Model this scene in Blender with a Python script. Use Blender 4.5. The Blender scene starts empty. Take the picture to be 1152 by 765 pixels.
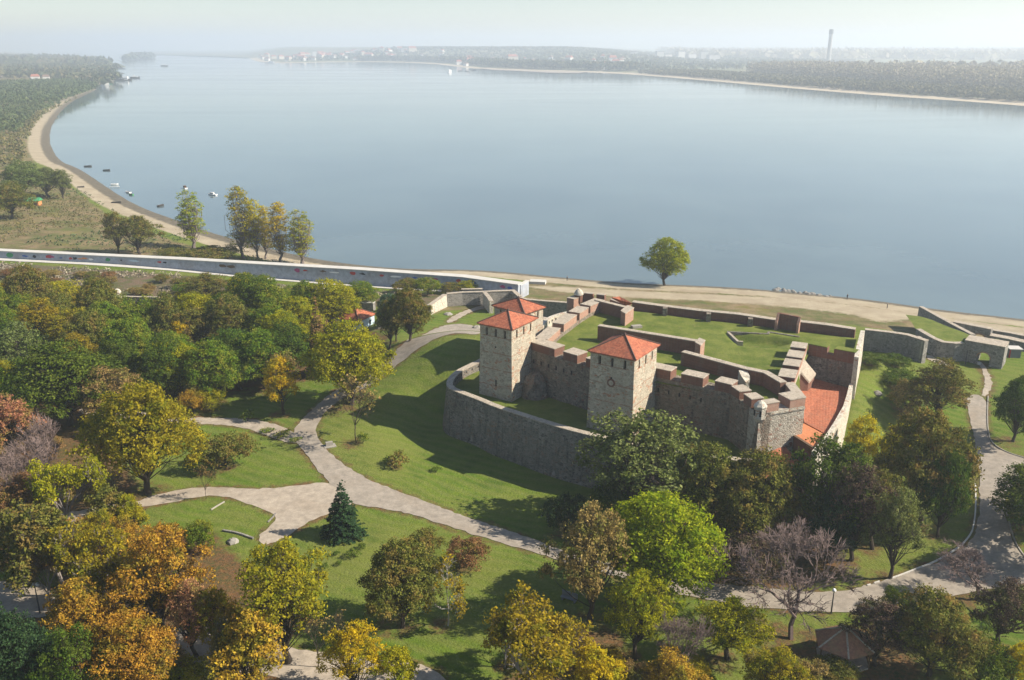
import bpy, bmesh, math, random
import numpy as np
from mathutils import Vector, Matrix
from mathutils.geometry import delaunay_2d_cdt

# ------------------------------------------------------------------ camera, sky, sun, exposure
S = bpy.context.scene
COL = S.collection
FPX = 1000.0                                   # focal length in pixels of the 1152 px wide photograph
PITCH = math.atan(0.332)
SP, CP = math.sin(PITCH), math.cos(PITCH)
CAMZ = 65.0
cam = bpy.data.cameras.new('camera')
cam.sensor_width = 36.0
cam.lens = 36.0 * FPX / 1152.0
cam.clip_start = 1.0
cam.clip_end = 60000.0
camo = bpy.data.objects.new('camera', cam)
COL.objects.link(camo)
camo.location = (0, 0, CAMZ)
camo.rotation_euler = (math.pi / 2 - PITCH, 0, 0)
S.camera = camo

SUN_EL = math.radians(37.0)
SUN_AZ = math.radians(-4.0)                     # from +X towards +Y
sd = Vector((math.cos(SUN_EL) * math.cos(SUN_AZ), math.cos(SUN_EL) * math.sin(SUN_AZ), math.sin(SUN_EL)))
W = bpy.data.worlds.new('World')
S.world = W
W.use_nodes = True
nt = W.node_tree
bg = nt.nodes['Background']
sky = nt.nodes.new('ShaderNodeTexSky')
sky.sky_type = 'NISHITA'
sky.sun_disc = False
sky.sun_elevation = SUN_EL
sky.sun_rotation = math.radians(90.0) - SUN_AZ  # blender: 0 = +Y, clockwise
sky.air_density = 1.0
sky.dust_density = 0.3
sky.ozone_density = 1.6
nt.links.new(sky.outputs[0], bg.inputs[0])
bg.inputs[1].default_value = 0.068
sun = bpy.data.lights.new('sun', 'SUN')
sun.energy = 5.0
sun.angle = math.radians(0.55)
sun.color = (1.0, 0.91, 0.77)
suno = bpy.data.objects.new('sun', sun)
COL.objects.link(suno)
suno.location = (200, 0, 200)
suno.rotation_euler = sd.to_track_quat('Z', 'Y').to_euler()
S.view_settings.view_transform = 'Standard'
S.view_settings.look = 'None'
S.view_settings.exposure = 1.0
S.view_settings.gamma = 1.0
S.view_settings.use_curve_mapping = False
S.cycles.use_denoising = True
S.cycles.max_bounces = 6
S.cycles.diffuse_bounces = 3
S.cycles.glossy_bounces = 2
S.cycles.transmission_bounces = 3
S.cycles.transparent_max_bounces = 6
S.cycles.volume_bounces = 1
S.cycles.caustics_reflective = False
S.cycles.caustics_refractive = False

# ------------------------------------------------------------------ measuring helpers
def P(px, py, z=0.0):
    """world x, y of the point seen at a pixel of the photograph when its height is z"""
    v = py - 382.5
    t = (CAMZ - z) / (FPX * SP + CP * v)
    return (t * (px - 576.0), t * (FPX * CP - SP * v))

def project(x, y, z):
    d = y * CP - (z - CAMZ) * SP
    return (576 + FPX * x / d, 382.5 - FPX * (y * SP + (z - CAMZ) * CP) / d)

def PP(pts, z):
    return [P(a, b, z) for a, b in pts]

rng = random.Random(7)
nrng = np.random.default_rng(7)
RIVER = -10.0

def seg_dist(X, Y, poly, closed=True):
    """unsigned distance to a polyline, vectorised"""
    d = np.full(X.shape, 1e12)
    n = len(poly)
    for i in range(n if closed else n - 1):
        ax, ay = poly[i]
        bx, by = poly[(i + 1) % n]
        vx, vy = bx - ax, by - ay
        L = vx * vx + vy * vy + 1e-9
        t = np.clip(((X - ax) * vx + (Y - ay) * vy) / L, 0, 1)
        dd = (X - ax - t * vx) ** 2 + (Y - ay - t * vy) ** 2
        np.minimum(d, dd, out=d)
    return np.sqrt(d)

def inside(X, Y, poly):
    r = np.zeros(X.shape, bool)
    n = len(poly)
    for i in range(n):
        ax, ay = poly[i]
        bx, by = poly[(i + 1) % n]
        c = (ay > Y) != (by > Y)
        with np.errstate(divide='ignore', invalid='ignore'):
            xi = (bx - ax) * (Y - ay) / (by - ay + 1e-12) + ax
        r ^= c & (X < xi)
    return r

def sdist(X, Y, poly):
    """positive inside"""
    d = seg_dist(X, Y, poly)
    return np.where(inside(X, Y, poly), d, -d)

def chaikin(pts, n=2, closed=False):
    for _ in range(n):
        out = []
        m = len(pts)
        if not closed:
            out.append(pts[0])
        for i in range(m if closed else m - 1):
            a, b = pts[i], pts[(i + 1) % m]
            out.append(tuple(a[k] * .75 + b[k] * .25 for k in range(len(a))))
            out.append(tuple(a[k] * .25 + b[k] * .75 for k in range(len(a))))
        if not closed:
            out.append(pts[-1])
        pts = out
    return pts

def vnoise(X, Y, sc, seed=0):
    """smooth value noise in numpy"""
    x, y = X / sc, Y / sc
    xi, yi = np.floor(x).astype(np.int64), np.floor(y).astype(np.int64)
    xf, yf = x - xi, y - yi
    xf, yf = xf * xf * (3 - 2 * xf), yf * yf * (3 - 2 * yf)
    def h(a, b):
        n = (a * 374761393 + b * 668265263 + seed * 2147483647) & 0xffffffff
        n = ((n ^ (n >> 13)) * 1274126177) & 0xffffffff
        return ((n ^ (n >> 16)) & 0xffff) / 65535.0 - .5
    return (h(xi, yi) * (1 - xf) + h(xi + 1, yi) * xf) * (1 - yf) + (h(xi, yi + 1) * (1 - xf) + h(xi + 1, yi + 1) * xf) * yf

# ------------------------------------------------------------------ terrain heights
near_shore_px = [(1500, 404), (1300, 377), (1152, 359), (1060, 349), (1000, 340), (940, 333), (890, 329), (850, 325), (800, 322), (745, 320),
                 (700, 318), (640, 313), (600, 309), (570, 306), (520, 303), (460, 303), (400, 298), (360, 292), (330, 286), (290, 276), (260, 268),
                 (230, 259), (200, 248), (160, 234), (130, 217), (100, 196), (84, 187), (70, 183), (60, 170), (56, 157), (59, 141), (70, 124),
                 (84, 113), (97, 107), (112, 100), (104, 98), (122, 94), (138, 88), (128, 84), (134, 80), (137, 75), (126, 72), (105, 69), (60, 66.5)]
shore_near = chaikin(PP(near_shore_px, RIVER), 2)
river_poly = shore_near + [(-9000, 12000), (9000, 12000), (9000, 400)]

CTRL = [  # pixel x, pixel y, height: a smooth surface is run through these
    (0, 765, -6), (200, 765, -6), (400, 765, -6), (600, 765, -6.2), (800, 765, -6.4), (1000, 765, -6.6), (1152, 765, -6.8), (1300, 700, -7),
    (-200, 700, -6), (-200, 500, -6), (0, 600, -6), (200, 560, -6), (100, 480, -6), (350, 520, -6), (300, 620, -6), (450, 640, -6.3),
    (500, 600, -6.8), (600, 625, -7), (700, 660, -6.8), (850, 675, -6.6), (1000, 675, -6.5), (1100, 620, -6), (1100, 560, -5), (1200, 620, -5.5),
    (1100, 500, -4.2), (1100, 450, -3.2), (1152, 450, -3), (1250, 470, -3), (1108, 410, -2), (1152, 400, -2), (1060, 405, -1.6), (1250, 400, -3),
    (1020, 410, -.2), (985, 405, 1.6), (972, 400, 3.2), (970, 425, 2.6), (966, 445, 1.5), (958, 470, 0), (990, 425, 1.2), (990, 440, -.4), (1000, 470, -3.0), (985, 500, -4.5), (960, 540, -6), (1040, 560, -6), (1040, 440, -2.0),
    (400, 500, -6), (365, 480, -6), (430, 520, -6.4), (480, 540, -7.2), (540, 562, -7.6), (420, 470, -5.5), (450, 440, -3.6),
    (480, 400, 1.2), (500, 385, 3.2), (530, 384, 3.4), (480, 384, 2.0), (455, 396, 0), (430, 410, -2.2), (405, 435, -4.4), 
    (520, 395, 2.6), (543, 374, 2.6), (500, 362, 1.4), (470, 358, -.5), (440, 372, -2.4), (520, 350, -.5), (560, 345, -1), (540, 330, -2.5), (600, 340, -2.5),
    (480, 450, -5.2), (470, 470, -7), (487, 480, -8.2), (500, 500, -8.5), (540, 528, -8.6), (600, 548, -8.6), (660, 560, -8.2), (740, 580, -7.6), (820, 570, -7),
    (560, 470, -5), (650, 500, -6), (750, 520, -6), (850, 480, -5), (900, 440, -4), (700, 440, -3), (640, 400, -2), (620, 380, -2), (800, 400, -2), (900, 400, -2),
    (700, 380, -3), (850, 380, -3), (940, 560, -6.5), (900, 620, -6.5),
    (640, 335, -3.5), (740, 338, -5), (840, 343, -5), (900, 350, -4.6), (960, 358, -3.6), (1000, 366, -2.6), (1040, 360, -2.4), (1060, 375, -1.8), (1100, 384, -2.5), (1152, 385, -5),
    (330, 480, -6), (300, 430, -6), (200, 430, -6), (330, 380, -6), (400, 370, -5), (240, 350, -5.5), (100, 350, -5.5), (0, 380, -5.8), (-200, 380, -6),
    (0, 310, -4.8), (150, 315, -4.8), (300, 322, -4.8), (430, 330, -4.6), (-250, 290, -4.8), (520, 322, -4.2),
    (0, 270, -5), (100, 275, -5), (200, 283, -5), (0, 220, -5), (100, 250, -5.2), (-200, 220, -5), (-200, 120, -5), (0, 160, -5), (0, 120, -5), (60, 90, -5), (0, 80, -5),
    (300, 290, -6), (450, 310, -6.5),
]
cx, cy, cz = [], [], []
for a, b, z in CTRL:
    q = P(a, b, z)
    cx.append(q[0]); cy.append(q[1]); cz.append(z)
cx, cy, cz = map(np.array, (cx, cy, cz))
Kc = np.sqrt((cx[:, None] - cx[None]) ** 2 + (cy[:, None] - cy[None]) ** 2 + 9.0)
An = np.zeros((len(cx) + 1, len(cx) + 1))
An[:-1, :-1] = Kc; An[:-1, -1] = 1; An[-1, :-1] = 1
An[:-1, :-1] -= np.eye(len(cx)) * 2.5
wc = np.linalg.solve(An, np.append(cz, 0))

def land(X, Y):
    sh = X.shape
    x, y = X.ravel(), Y.ravel()
    out = np.empty(x.shape)
    for i in range(0, len(x), 60000):
        xs, ys = x[i:i + 60000], y[i:i + 60000]
        out[i:i + 60000] = np.sqrt((xs[:, None] - cx[None]) ** 2 + (ys[:, None] - cy[None]) ** 2 + 9.0) @ wc[:-1] + wc[-1]
    out = np.clip(out, -9.2, 4.5)
    far = np.clip((y - 700) / 600, 0, 1)
    out = out * (1 - far) - 5.0 * far
    return out.reshape(sh)

CASTLE = []
def height(X, Y, water=True):
    X = np.asarray(X, float); Y = np.asarray(Y, float)
    h = land(X, Y) + .22 * vnoise(X, Y, 11, 3) + .10 * vnoise(X, Y, 3.1, 4)
    m = Y > 195
    if m.any():
        d = -sdist(X[m], Y[m], river_poly)          # positive on land
        d = d + 1.6 * vnoise(X[m], Y[m], 14, 9) * np.clip(np.abs(d) / 3, 0, 1)
        prof = np.where(d > 0, RIVER + .10 * d ** 0.97, RIVER + .22 * d)
        prof = np.maximum(prof, -13)
        hh = h[m]
        k = 0.8
        hm = np.minimum(hh, prof) - k * .25 * np.maximum(1 - np.abs(hh - prof) / k, 0) ** 2
        h[m] = hm
    if CASTLE:
        for poly_, top_ in CASTLE:
            s_ = np.clip((sdist(X, Y, poly_) - .8) / 1.0, 0, 1)
            h = np.where(s_ > 0, np.minimum(h, h * (1 - s_) + np.minimum(h, top_) * s_), h)
    return h

CASTLE.append(([P(*q, 9) for q in [(596, 388), (664, 408), (823, 437), (855, 458), (906, 449), (918, 508), (933, 491), (952, 460), (962, 420), (970, 373), (900, 364), (830, 356), (747, 346), (669, 338)]], -3.0))
CASTLE.append(([P(*q, 1.3) for q in [(611, 358), (540, 406), (513, 419), (503, 433), (517, 442), (558, 458), (608, 474), (700, 498), (790, 513), (850, 520), (850, 470), (700, 400)]], -2.5))

def hz(x, y):
    return float(height(np.array([x]), np.array([y]))[0])

def T_many(pts):
    """ray-march pixels to the terrain"""
    out = []
    ts = np.concatenate([np.arange(.07, .6, .0006), np.geomspace(.6, 9, 900)])
    for px, py in pts:
        v = py - 382.5
        dx, dy, dz = px - 576.0, FPX * CP - SP * v, -(FPX * SP + CP * v)
        z = CAMZ + ts * dz
        sel = (z < 6) & (z > -11)
        tt = ts[sel]
        if len(tt) == 0:
            out.append((*P(px, py, -6), -6)); continue
        g = height(dx * tt, dy * tt)
        df = CAMZ + tt * dz - g
        k = np.nonzero(df < 0)[0]
        i = k[0] if len(k) else len(tt) - 1
        if i > 0:
            t = tt[i - 1] + (tt[i] - tt[i - 1]) * df[i - 1] / (df[i - 1] - df[i] + 1e-12)
        else:
            t = tt[0]
        out.append((dx * t, dy * t, hz(dx * t, dy * t)))
    return out

def T(px, py):
    return T_many([(px, py)])[0]

# ------------------------------------------------------------------ materials
MATS = {}
class NG:
    def __init__(s, name):
        m = bpy.data.materials.new(name)
        m.use_nodes = True
        s.m, s.t = m, m.node_tree
        s.b = s.t.nodes['Principled BSDF']
        s.b.inputs['Specular IOR Level'].default_value = .25
        MATS[name] = m
    def n(s, typ, **kw):
        nd = s.t.nodes.new('ShaderNode' + typ)
        for k, v in kw.items():
            if k.startswith('_'):
                nd.inputs[k[1:].replace('_', ' ')].default_value = v
            else:
                setattr(nd, k, v)
        return nd
    def l(s, a, b):
        s.t.links.new(a, b)
    def coord(s, kind='Object'):
        if kind == 'Position':
            return s.n('NewGeometry').outputs['Position']
        return s.n('TexCoord').outputs[kind]
    def noise(s, co, scale, detail=4, rough=.55, dist=0):
        nd = s.n('TexNoise')
        nd.inputs['Scale'].default_value = scale
        nd.inputs['Detail'].default_value = detail
        nd.inputs['Roughness'].default_value = rough
        nd.inputs['Distortion'].default_value = dist
        if co is not None: s.l(co, nd.inputs['Vector'])
        return nd.outputs['Fac']
    def ramp(s, f, stops):
        nd = s.n('ValToRGB')
        e = nd.color_ramp.elements
        while len(e) > 1: e.remove(e[-1])
        e[0].position, e[0].color = stops[0][0], (*stops[0][1], 1) if len(stops[0][1]) == 3 else stops[0][1]
        for p, c in stops[1:]:
            q = e.new(p); q.color = (*c, 1)
        s.l(f, nd.inputs[0])
        return nd.outputs[0]
    def val(s, f, a, b, c=0., d=1.):
        nd = s.n('MapRange')
        nd.inputs[1].default_value, nd.inputs[2].default_value, nd.inputs[3].default_value, nd.inputs[4].default_value = a, b, c, d
        s.l(f, nd.inputs[0])
        return nd.outputs[0]
    def mix(s, f, a, b, mode='MIX'):
        nd = s.n('Mix', data_type='RGBA', blend_type=mode)
        if isinstance(f, (int, float)): nd.inputs[0].default_value = f
        else: s.l(f, nd.inputs[0])
        for k, x in ((6, a), (7, b)):
            if isinstance(x, tuple): nd.inputs[k].default_value = (*x, 1)
            else: s.l(x, nd.inputs[k])
        return nd.outputs[2]
    def math(s, op, a, b=0., c=None):
        nd = s.n('Math', operation=op)
        for k, x in enumerate((a, b) if c is None else (a, b, c)):
            if isinstance(x, (int, float)): nd.inputs[k].default_value = x
            else: s.l(x, nd.inputs[k])
        return nd.outputs[0]
    def bump(s, h, strength=.5, dist=.1):
        nd = s.n('Bump')
        nd.inputs['Strength'].default_value = strength
        nd.inputs['Distance'].default_value = dist
        s.l(h, nd.inputs['Height'])
        s.l(nd.outputs[0], s.b.inputs['Normal'])
    def col(s, c):
        if isinstance(c, tuple): s.b.inputs['Base Color'].default_value = (*c, 1)
        else: s.l(c, s.b.inputs['Base Color'])
    def rough(s, r): s.b.inputs['Roughness'].default_value = r
    def attr(s, name):
        return s.n('Attribute', attribute_name=name).outputs['Fac']

def plain(name, c, rough=.8, var=.25, scale=1.5):
    g = NG(name)
    f = g.noise(g.coord(), scale, 5, .6)
    g.col(g.mix(f, tuple(x * (1 - var) for x in c), tuple(min(1, x * (1 + var)) for x in c)))
    g.rough(rough)
    return g.m

def stone(name, base, dark, light, red=None, band=None, scale=1.0, stain=.5):
    """rubble masonry: block cells with mortar, blotches, streaky weathering, optional brick courses"""
    g = NG(name)
    co = g.coord()
    mp = g.n('Mapping'); g.l(co, mp.inputs[0]); mp.inputs['Scale'].default_value = (1, 1, 1.7)
    v = g.n('TexVoronoi'); v.inputs['Scale'].default_value = 1.9 * scale; g.l(mp.outputs[0], v.inputs['Vector'])
    ve = g.n('TexVoronoi', feature='DISTANCE_TO_EDGE'); ve.inputs['Scale'].default_value = 1.9 * scale; g.l(mp.outputs[0], ve.inputs['Vector'])
    sepc = g.n('SeparateColor'); g.l(v.outputs['Color'], sepc.inputs[0])
    c1 = g.mix(g.val(sepc.outputs[0], 0, 1), dark, light)
    big = g.noise(co, .35 * scale, 6, .65)
    c2 = g.mix(g.val(big, .35, .65), base, c1)
    c2 = g.mix(g.val(g.noise(co, 1.1, 6, .7), .48, .72, 0, .75), c2, dark)
    if red:
        c2 = g.mix(g.math('MULTIPLY', g.val(sepc.outputs[1], .72, .8), g.val(g.noise(co, .5, 4), .42, .62)), c2, red)
    mort = g.val(ve.outputs['Distance'], 0, .10, 1, 0)
    c2 = g.mix(g.math('MULTIPLY', mort, .55), c2, light)
    # streaks
    mp2 = g.n('Mapping'); g.l(co, mp2.inputs[0]); mp2.inputs['Scale'].default_value = (1, 1, .12)
    st = g.val(g.noise(mp2.outputs[0], 1.3, 5, .7), .5, .75, 0, stain)
    c2 = g.mix(st, c2, tuple(x * .5 for x in dark))
    if band:
        sx = g.n('SeparateXYZ'); g.l(co, sx.inputs[0])
        z = g.math('ADD', sx.outputs[2], g.math('MULTIPLY', g.noise(co, .4, 2), .25))
        w = g.math('PINGPONG', g.math('ADD', z, band[1]), band[0] / 2)
        bm_ = g.val(w, band[2], band[2] + .08, 1, 0)
        bm_ = g.math('MULTIPLY', bm_, g.val(g.noise(co, .9, 3), .35, .5))
        c2 = g.mix(g.math('MULTIPLY', bm_, .6), c2, (.26, .10, .055))
    g.col(c2)
    g.rough(.92)
    hh = g.math('ADD', g.math('MULTIPLY', g.val(ve.outputs['Distance'], 0, .15), .6), g.math('MULTIPLY', g.noise(co, 3.5, 6, .7), .8))
    g.bump(hh, .8, .12)
    return g.m

def brick(name, c1, c2, mortar, stain=(.30, .27, .23)):
    g = NG(name)
    co = g.coord()
    sx = g.n('SeparateXYZ'); g.l(co, sx.inputs[0])
    cxyz = g.n('CombineXYZ')
    g.l(g.math('ADD', sx.outputs[0], sx.outputs[1]), cxyz.inputs[0]); g.l(sx.outputs[2], cxyz.inputs[1])
    b = g.n('TexBrick'); g.l(cxyz.outputs[0], b.inputs['Vector'])
    b.inputs['Scale'].default_value = 1.0; b.inputs['Brick Width'].default_value = .45; b.inputs['Row Height'].default_value = .14
    b.inputs['Mortar Size'].default_value = .018
    b.inputs['Color1'].default_value = (*c1, 1); b.inputs['Color2'].default_value = (*c2, 1); b.inputs['Mortar'].default_value = (*mortar, 1)
    k = g.mix(g.val(g.noise(co, .55, 6, .7), .5, .72, 0, .6), b.outputs[0], stain)
    k = g.mix(g.val(g.noise(co, 2.2, 5, .7), .45, .75, 0, .6), k, tuple(x * .45 for x in c1))
    g.col(k); g.rough(.9)
    g.bump(g.noise(co, 5, 5, .7), .6, .08)
    return g.m

def tiles(name, c1, c2, c3, row=.33, strength=.7):
    g = NG(name)
    uv = g.n('UVMap').outputs[0]
    sx = g.n('SeparateXYZ'); g.l(uv, sx.inputs[0])
    u, v = sx.outputs[0], sx.outputs[1]
    wu = g.math('PINGPONG', u, .13)
    rv = g.math('FRACT', g.math('DIVIDE', v, row))
    wn = g.n('TexWhiteNoise', noise_dimensions='2D')
    cmb = g.n('CombineXYZ')
    g.l(g.math('FLOOR', g.math('DIVIDE', u, .26)), cmb.inputs[0]); g.l(g.math('FLOOR', g.math('DIVIDE', v, row)), cmb.inputs[1])
    g.l(cmb.outputs[0], wn.inputs['Vector'])
    c = g.mix(wn.outputs['Value'], c1, c2)
    co = g.coord()
    c = g.mix(g.val(g.noise(co, .8, 6, .7), .5, .7, 0, .8), c, c3)
    c = g.mix(g.val(g.noise(co, 3.3, 5, .7), .52, .8, 0, .5), c, tuple(x * .4 for x in c1))
    g.col(c); g.rough(.85)
    h = g.math('ADD', g.math('MULTIPLY', wu, 5), g.math('MULTIPLY', rv, .6))
    g.bump(h, strength, .06)
    return g.m

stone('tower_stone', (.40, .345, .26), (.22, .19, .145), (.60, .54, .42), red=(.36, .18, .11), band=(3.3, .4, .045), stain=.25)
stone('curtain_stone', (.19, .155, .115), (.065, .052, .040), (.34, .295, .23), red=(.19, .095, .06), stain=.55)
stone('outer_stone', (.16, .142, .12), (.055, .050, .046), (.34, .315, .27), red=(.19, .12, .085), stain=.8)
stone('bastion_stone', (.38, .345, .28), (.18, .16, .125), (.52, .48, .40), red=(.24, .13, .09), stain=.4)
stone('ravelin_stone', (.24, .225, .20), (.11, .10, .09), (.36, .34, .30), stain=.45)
stone('limewash_sunlit', (.48, .44, .36), (.34, .30, .24), (.68, .64, .54), red=(.35, .2, .13), stain=.3)  # white coats; also paints sunlight onto some wall faces
brick('fort_brick', (.21, .082, .050), (.135, .055, .037), (.19, .135, .10), stain=(.21, .165, .125))
brick('light_brick', (.36, .18, .11), (.30, .13, .085), (.36, .31, .26), stain=(.42, .36, .29))
stone('coping', (.42, .355, .275), (.24, .20, .155), (.54, .47, .38), scale=1.6, stain=.2)
tiles('roof_tile', (.46, .155, .080), (.26, .075, .042), (.22, .10, .065), strength=1.0)
tiles('old_tile', (.36, .175, .10), (.24, .12, .075), (.22, .18, .09), row=.3)
tiles('yard_tile', (.42, .145, .075), (.27, .085, .045), (.27, .13, .08), row=.4, strength=.8)
tiles('fresh_tile', (.52, .20, .09), (.46, .17, .075), (.40, .19, .10), row=.5, strength=.3)
plain('ridge_tile', (.09, .055, .045), .8)
plain('dark_recess', (.012, .010, .010), .95, .2)  # near-black colour paints the shade inside slits, loopholes and windows
plain('wood', (.12, .075, .045), .8)
plain('white_paint', (.72, .71, .68), .6, .08)
plain('off_white', (.60, .58, .52), .8, .15)
plain('white_cap', (.48, .46, .42), .8, .22, .5)
plain('pale_blue_wall', (.42, .52, .58), .8, .1)
plain('grey_metal', (.16, .17, .18), .5, .2)
plain('dark_metal', (.04, .042, .045), .5, .2)
plain('green_paint', (.05, .24, .10), .6, .2)
plain('red_paint', (.40, .035, .03), .6, .2)
plain('blue_paint', (.03, .09, .33), .6, .2)
plain('magenta_paint', (.34, .05, .15), .6, .3)
plain('orange_paint', (.55, .22, .08), .6, .2)
plain('black_cloth', (.02, .02, .025), .9, .2)
plain('skin', (.42, .25, .17), .7, .1)
plain('pale_cloth', (.45, .42, .40), .9, .2)
plain('stone_block', (.27, .25, .215), .9, .35, 3)

def concrete(name, base, joints=3.0):
    g = NG(name)
    co = g.coord('Position')
    f = g.noise(co, .8, 7, .7)
    c = g.mix(g.val(f, .3, .7), tuple(x * .66 for x in base), tuple(min(1, x * 1.18) for x in base))
    sp = g.val(g.noise(co, 3.0, 6, .85), .48, .66, 0, .5)
    c = g.mix(sp, c, tuple(x * .55 for x in base))
    c = g.mix(g.val(g.noise(co, .16, 4, .6), .5, .7, 0, .4), c, (.22, .17, .12))
    g.col(c); g.rough(.9)
    g.bump(g.noise(co, 6, 5, .8), .4, .04)
    return g.m
concrete('path_gravel', (.36, .305, .24))
concrete('asphalt_path', (.30, .26, .212))
concrete('levee_face', (.36, .39, .44))  # blue tint puts the shade of the wall face into the colour
# ------------------------------------------------------------------ mesh helpers
ORI = {}
def link(o, parent=None):
    COL.objects.link(o)
    if parent is not None:
        o.parent = parent
    return o

def tag(o, label=None, cat=None, group=None, kind=None):
    if label: o['label'] = label
    if cat: o['category'] = cat
    if group: o['group'] = group
    if kind: o['kind'] = kind
    return o

def empty(name, loc, label=None, cat=None, group=None):
    o = bpy.data.objects.new(name, None)
    o.location = loc
    o.empty_display_size = .5
    link(o)
    ORI[o.name] = Vector(loc)
    return tag(o, label, cat, group)

class MB:
    """collects faces in world coordinates; build() links them as one mesh object"""
    def __init__(s):
        s.v, s.f, s.uv = [], [], {}
    def face(s, pts, uv=None):
        i = len(s.v)
        s.v += [tuple(p) for p in pts]
        s.f.append(tuple(range(i, i + len(pts))))
        if uv: s.uv[len(s.f) - 1] = uv
        return s
    def prism(s, poly, z0, z1, batter=0.0, cap=True, bottom=False):
        """poly: ccw list of xy; z1 may be a list; batter pushes the foot outwards"""
        n = len(poly)
        a = sum(poly[i][0] * poly[(i + 1) % n][1] - poly[(i + 1) % n][0] * poly[i][1] for i in range(n))
        if a < 0:
            poly = poly[::-1]
            if isinstance(z1, (list, tuple)): z1 = z1[::-1]
            if isinstance(z0, (list, tuple)): z0 = z0[::-1]
        zt = z1 if isinstance(z1, (list, tuple)) else [z1] * n
        zb = z0 if isinstance(z0, (list, tuple)) else [z0] * n
        foot = poly
        if batter:
            foot = offset(poly, -batter)
        for i in range(n):
            j = (i + 1) % n
            s.face([(*foot[i], zb[i]), (*foot[j], zb[j]), (*poly[j], zt[j]), (*poly[i], zt[i])])
        if cap: s.face([(*poly[i], zt[i]) for i in range(n)])
        if bottom: s.face([(*foot[i], zb[i]) for i in range(n - 1, -1, -1)])
        return s
    def box(s, c, size, rz=0, z0=None):
        w, d, h = size
        ca, sa = math.cos(rz), math.sin(rz)
        q = [(c[0] + x * ca - y * sa, c[1] + x * sa + y * ca) for x, y in ((-w / 2, -d / 2), (w / 2, -d / 2), (w / 2, d / 2), (-w / 2, d / 2))]
        z = c[2] if z0 is None else z0
        return s.prism(q, z, z + h, bottom=True)
    def tube(s, pts, rad, n=6, capend=True):
        rings = []
        for i, p in enumerate(pts):
            p = Vector(p)
            d = (Vector(pts[min(i + 1, len(pts) - 1)]) - Vector(pts[max(i - 1, 0)]))
            d = d.normalized() if d.length > 1e-9 else Vector((0, 0, 1))
            u = d.cross(Vector((0.31, .92, .1))).normalized()
            w = d.cross(u)
            r = rad[i] if isinstance(rad, (list, tuple)) else rad
            rings.append([p + (u * math.cos(2 * math.pi * k / n) + w * math.sin(2 * math.pi * k / n)) * r for k in range(n)])
        b = len(s.v)
        for r in rings: s.v += [tuple(q) for q in r]
        for i in range(len(rings) - 1):
            for k in range(n):
                k2 = (k + 1) % n
                s.f.append((b + i * n + k, b + i * n + k2, b + (i + 1) * n + k2, b + (i + 1) * n + k))
        if capend:
            s.f.append(tuple(b + (len(rings) - 1) * n + k for k in range(n)))
            s.f.append(tuple(b + k for k in range(n - 1, -1, -1)))
        return s
    def lathe(s, c, prof, n=12):
        """prof: list of (radius, z)"""
        b = len(s.v)
        for r, z in prof:
            for k in range(n):
                a = 2 * math.pi * k / n
                s.v.append((c[0] + r * math.cos(a), c[1] + r * math.sin(a), c[2] + z))
        for i in range(len(prof) - 1):
            for k in range(n):
                k2 = (k + 1) % n
                s.f.append((b + i * n + k, b + i * n + k2, b + (i + 1) * n + k2, b + (i + 1) * n + k))
        s.f.append(tuple(b + (len(prof) - 1) * n + k for k in range(n)))
        return s
    def build(s, name, mat, parent=None, smooth=False, origin=None):
        if parent is not None:
            o3 = ORI[parent.name]
        elif origin is not None:
            o3 = Vector(origin)
        else:
            a = np.array(s.v)
            o3 = Vector(((a[:, 0].min() + a[:, 0].max()) / 2, (a[:, 1].min() + a[:, 1].max()) / 2, a[:, 2].min()))
        me = bpy.data.meshes.new(name)
        me.from_pydata([(x - o3[0], y - o3[1], z - o3[2]) for x, y, z in s.v], [], s.f)
        if s.uv:
            ul = me.uv_layers.new(name='UVMap')
            for fi, uv in s.uv.items():
                pl = me.polygons[fi]
                for k, li in enumerate(pl.loop_indices):
                    ul.data[li].uv = uv[k]
        if isinstance(mat, str): mat = MATS[mat]
        me.materials.append(mat)
        if smooth:
            me.polygons.foreach_set('use_smooth', [True] * len(me.polygons))
        me.update()
        o = bpy.data.objects.new(name, me)
        link(o, parent)
        if parent is None: o.location = o3
        ORI[o.name] = o3
        return o

def offset(poly, d):
    """move a ccw polygon inwards by d (negative: outwards)"""
    n = len(poly)
    out = []
    for i in range(n):
        a, b, c = Vector(poly[i - 1]), Vector(poly[i]), Vector(poly[(i + 1) % n])
        e1 = (b - a).normalized(); e2 = (c - b).normalized()
        n1 = Vector((-e1.y, e1.x)); n2 = Vector((-e2.y, e2.x))
        m = (n1 + n2)
        if m.length < .05: m = n1
        m.normalize()
        k = d / max(.35, m.dot(n1))
        out.append(tuple(b + m * k))
    return out

def offset_line(pts, d):
    """offset an open polyline to its left by d"""
    out = []
    n = len(pts)
    for i in range(n):
        b = Vector(pts[i][:2])
        e1 = (b - Vector(pts[i - 1][:2])).normalized() if i > 0 else None
        e2 = (Vector(pts[i + 1][:2]) - b).normalized() if i < n - 1 else None
        if e1 is None: e1 = e2
        if e2 is None: e2 = e1
        n1 = Vector((-e1.y, e1.x)); n2 = Vector((-e2.y, e2.x))
        m = (n1 + n2)
        if m.length < .05: m = n1
        m.normalize()
        out.append(tuple(b + m * (d / max(.35, m.dot(n1)))))
    return out

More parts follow.
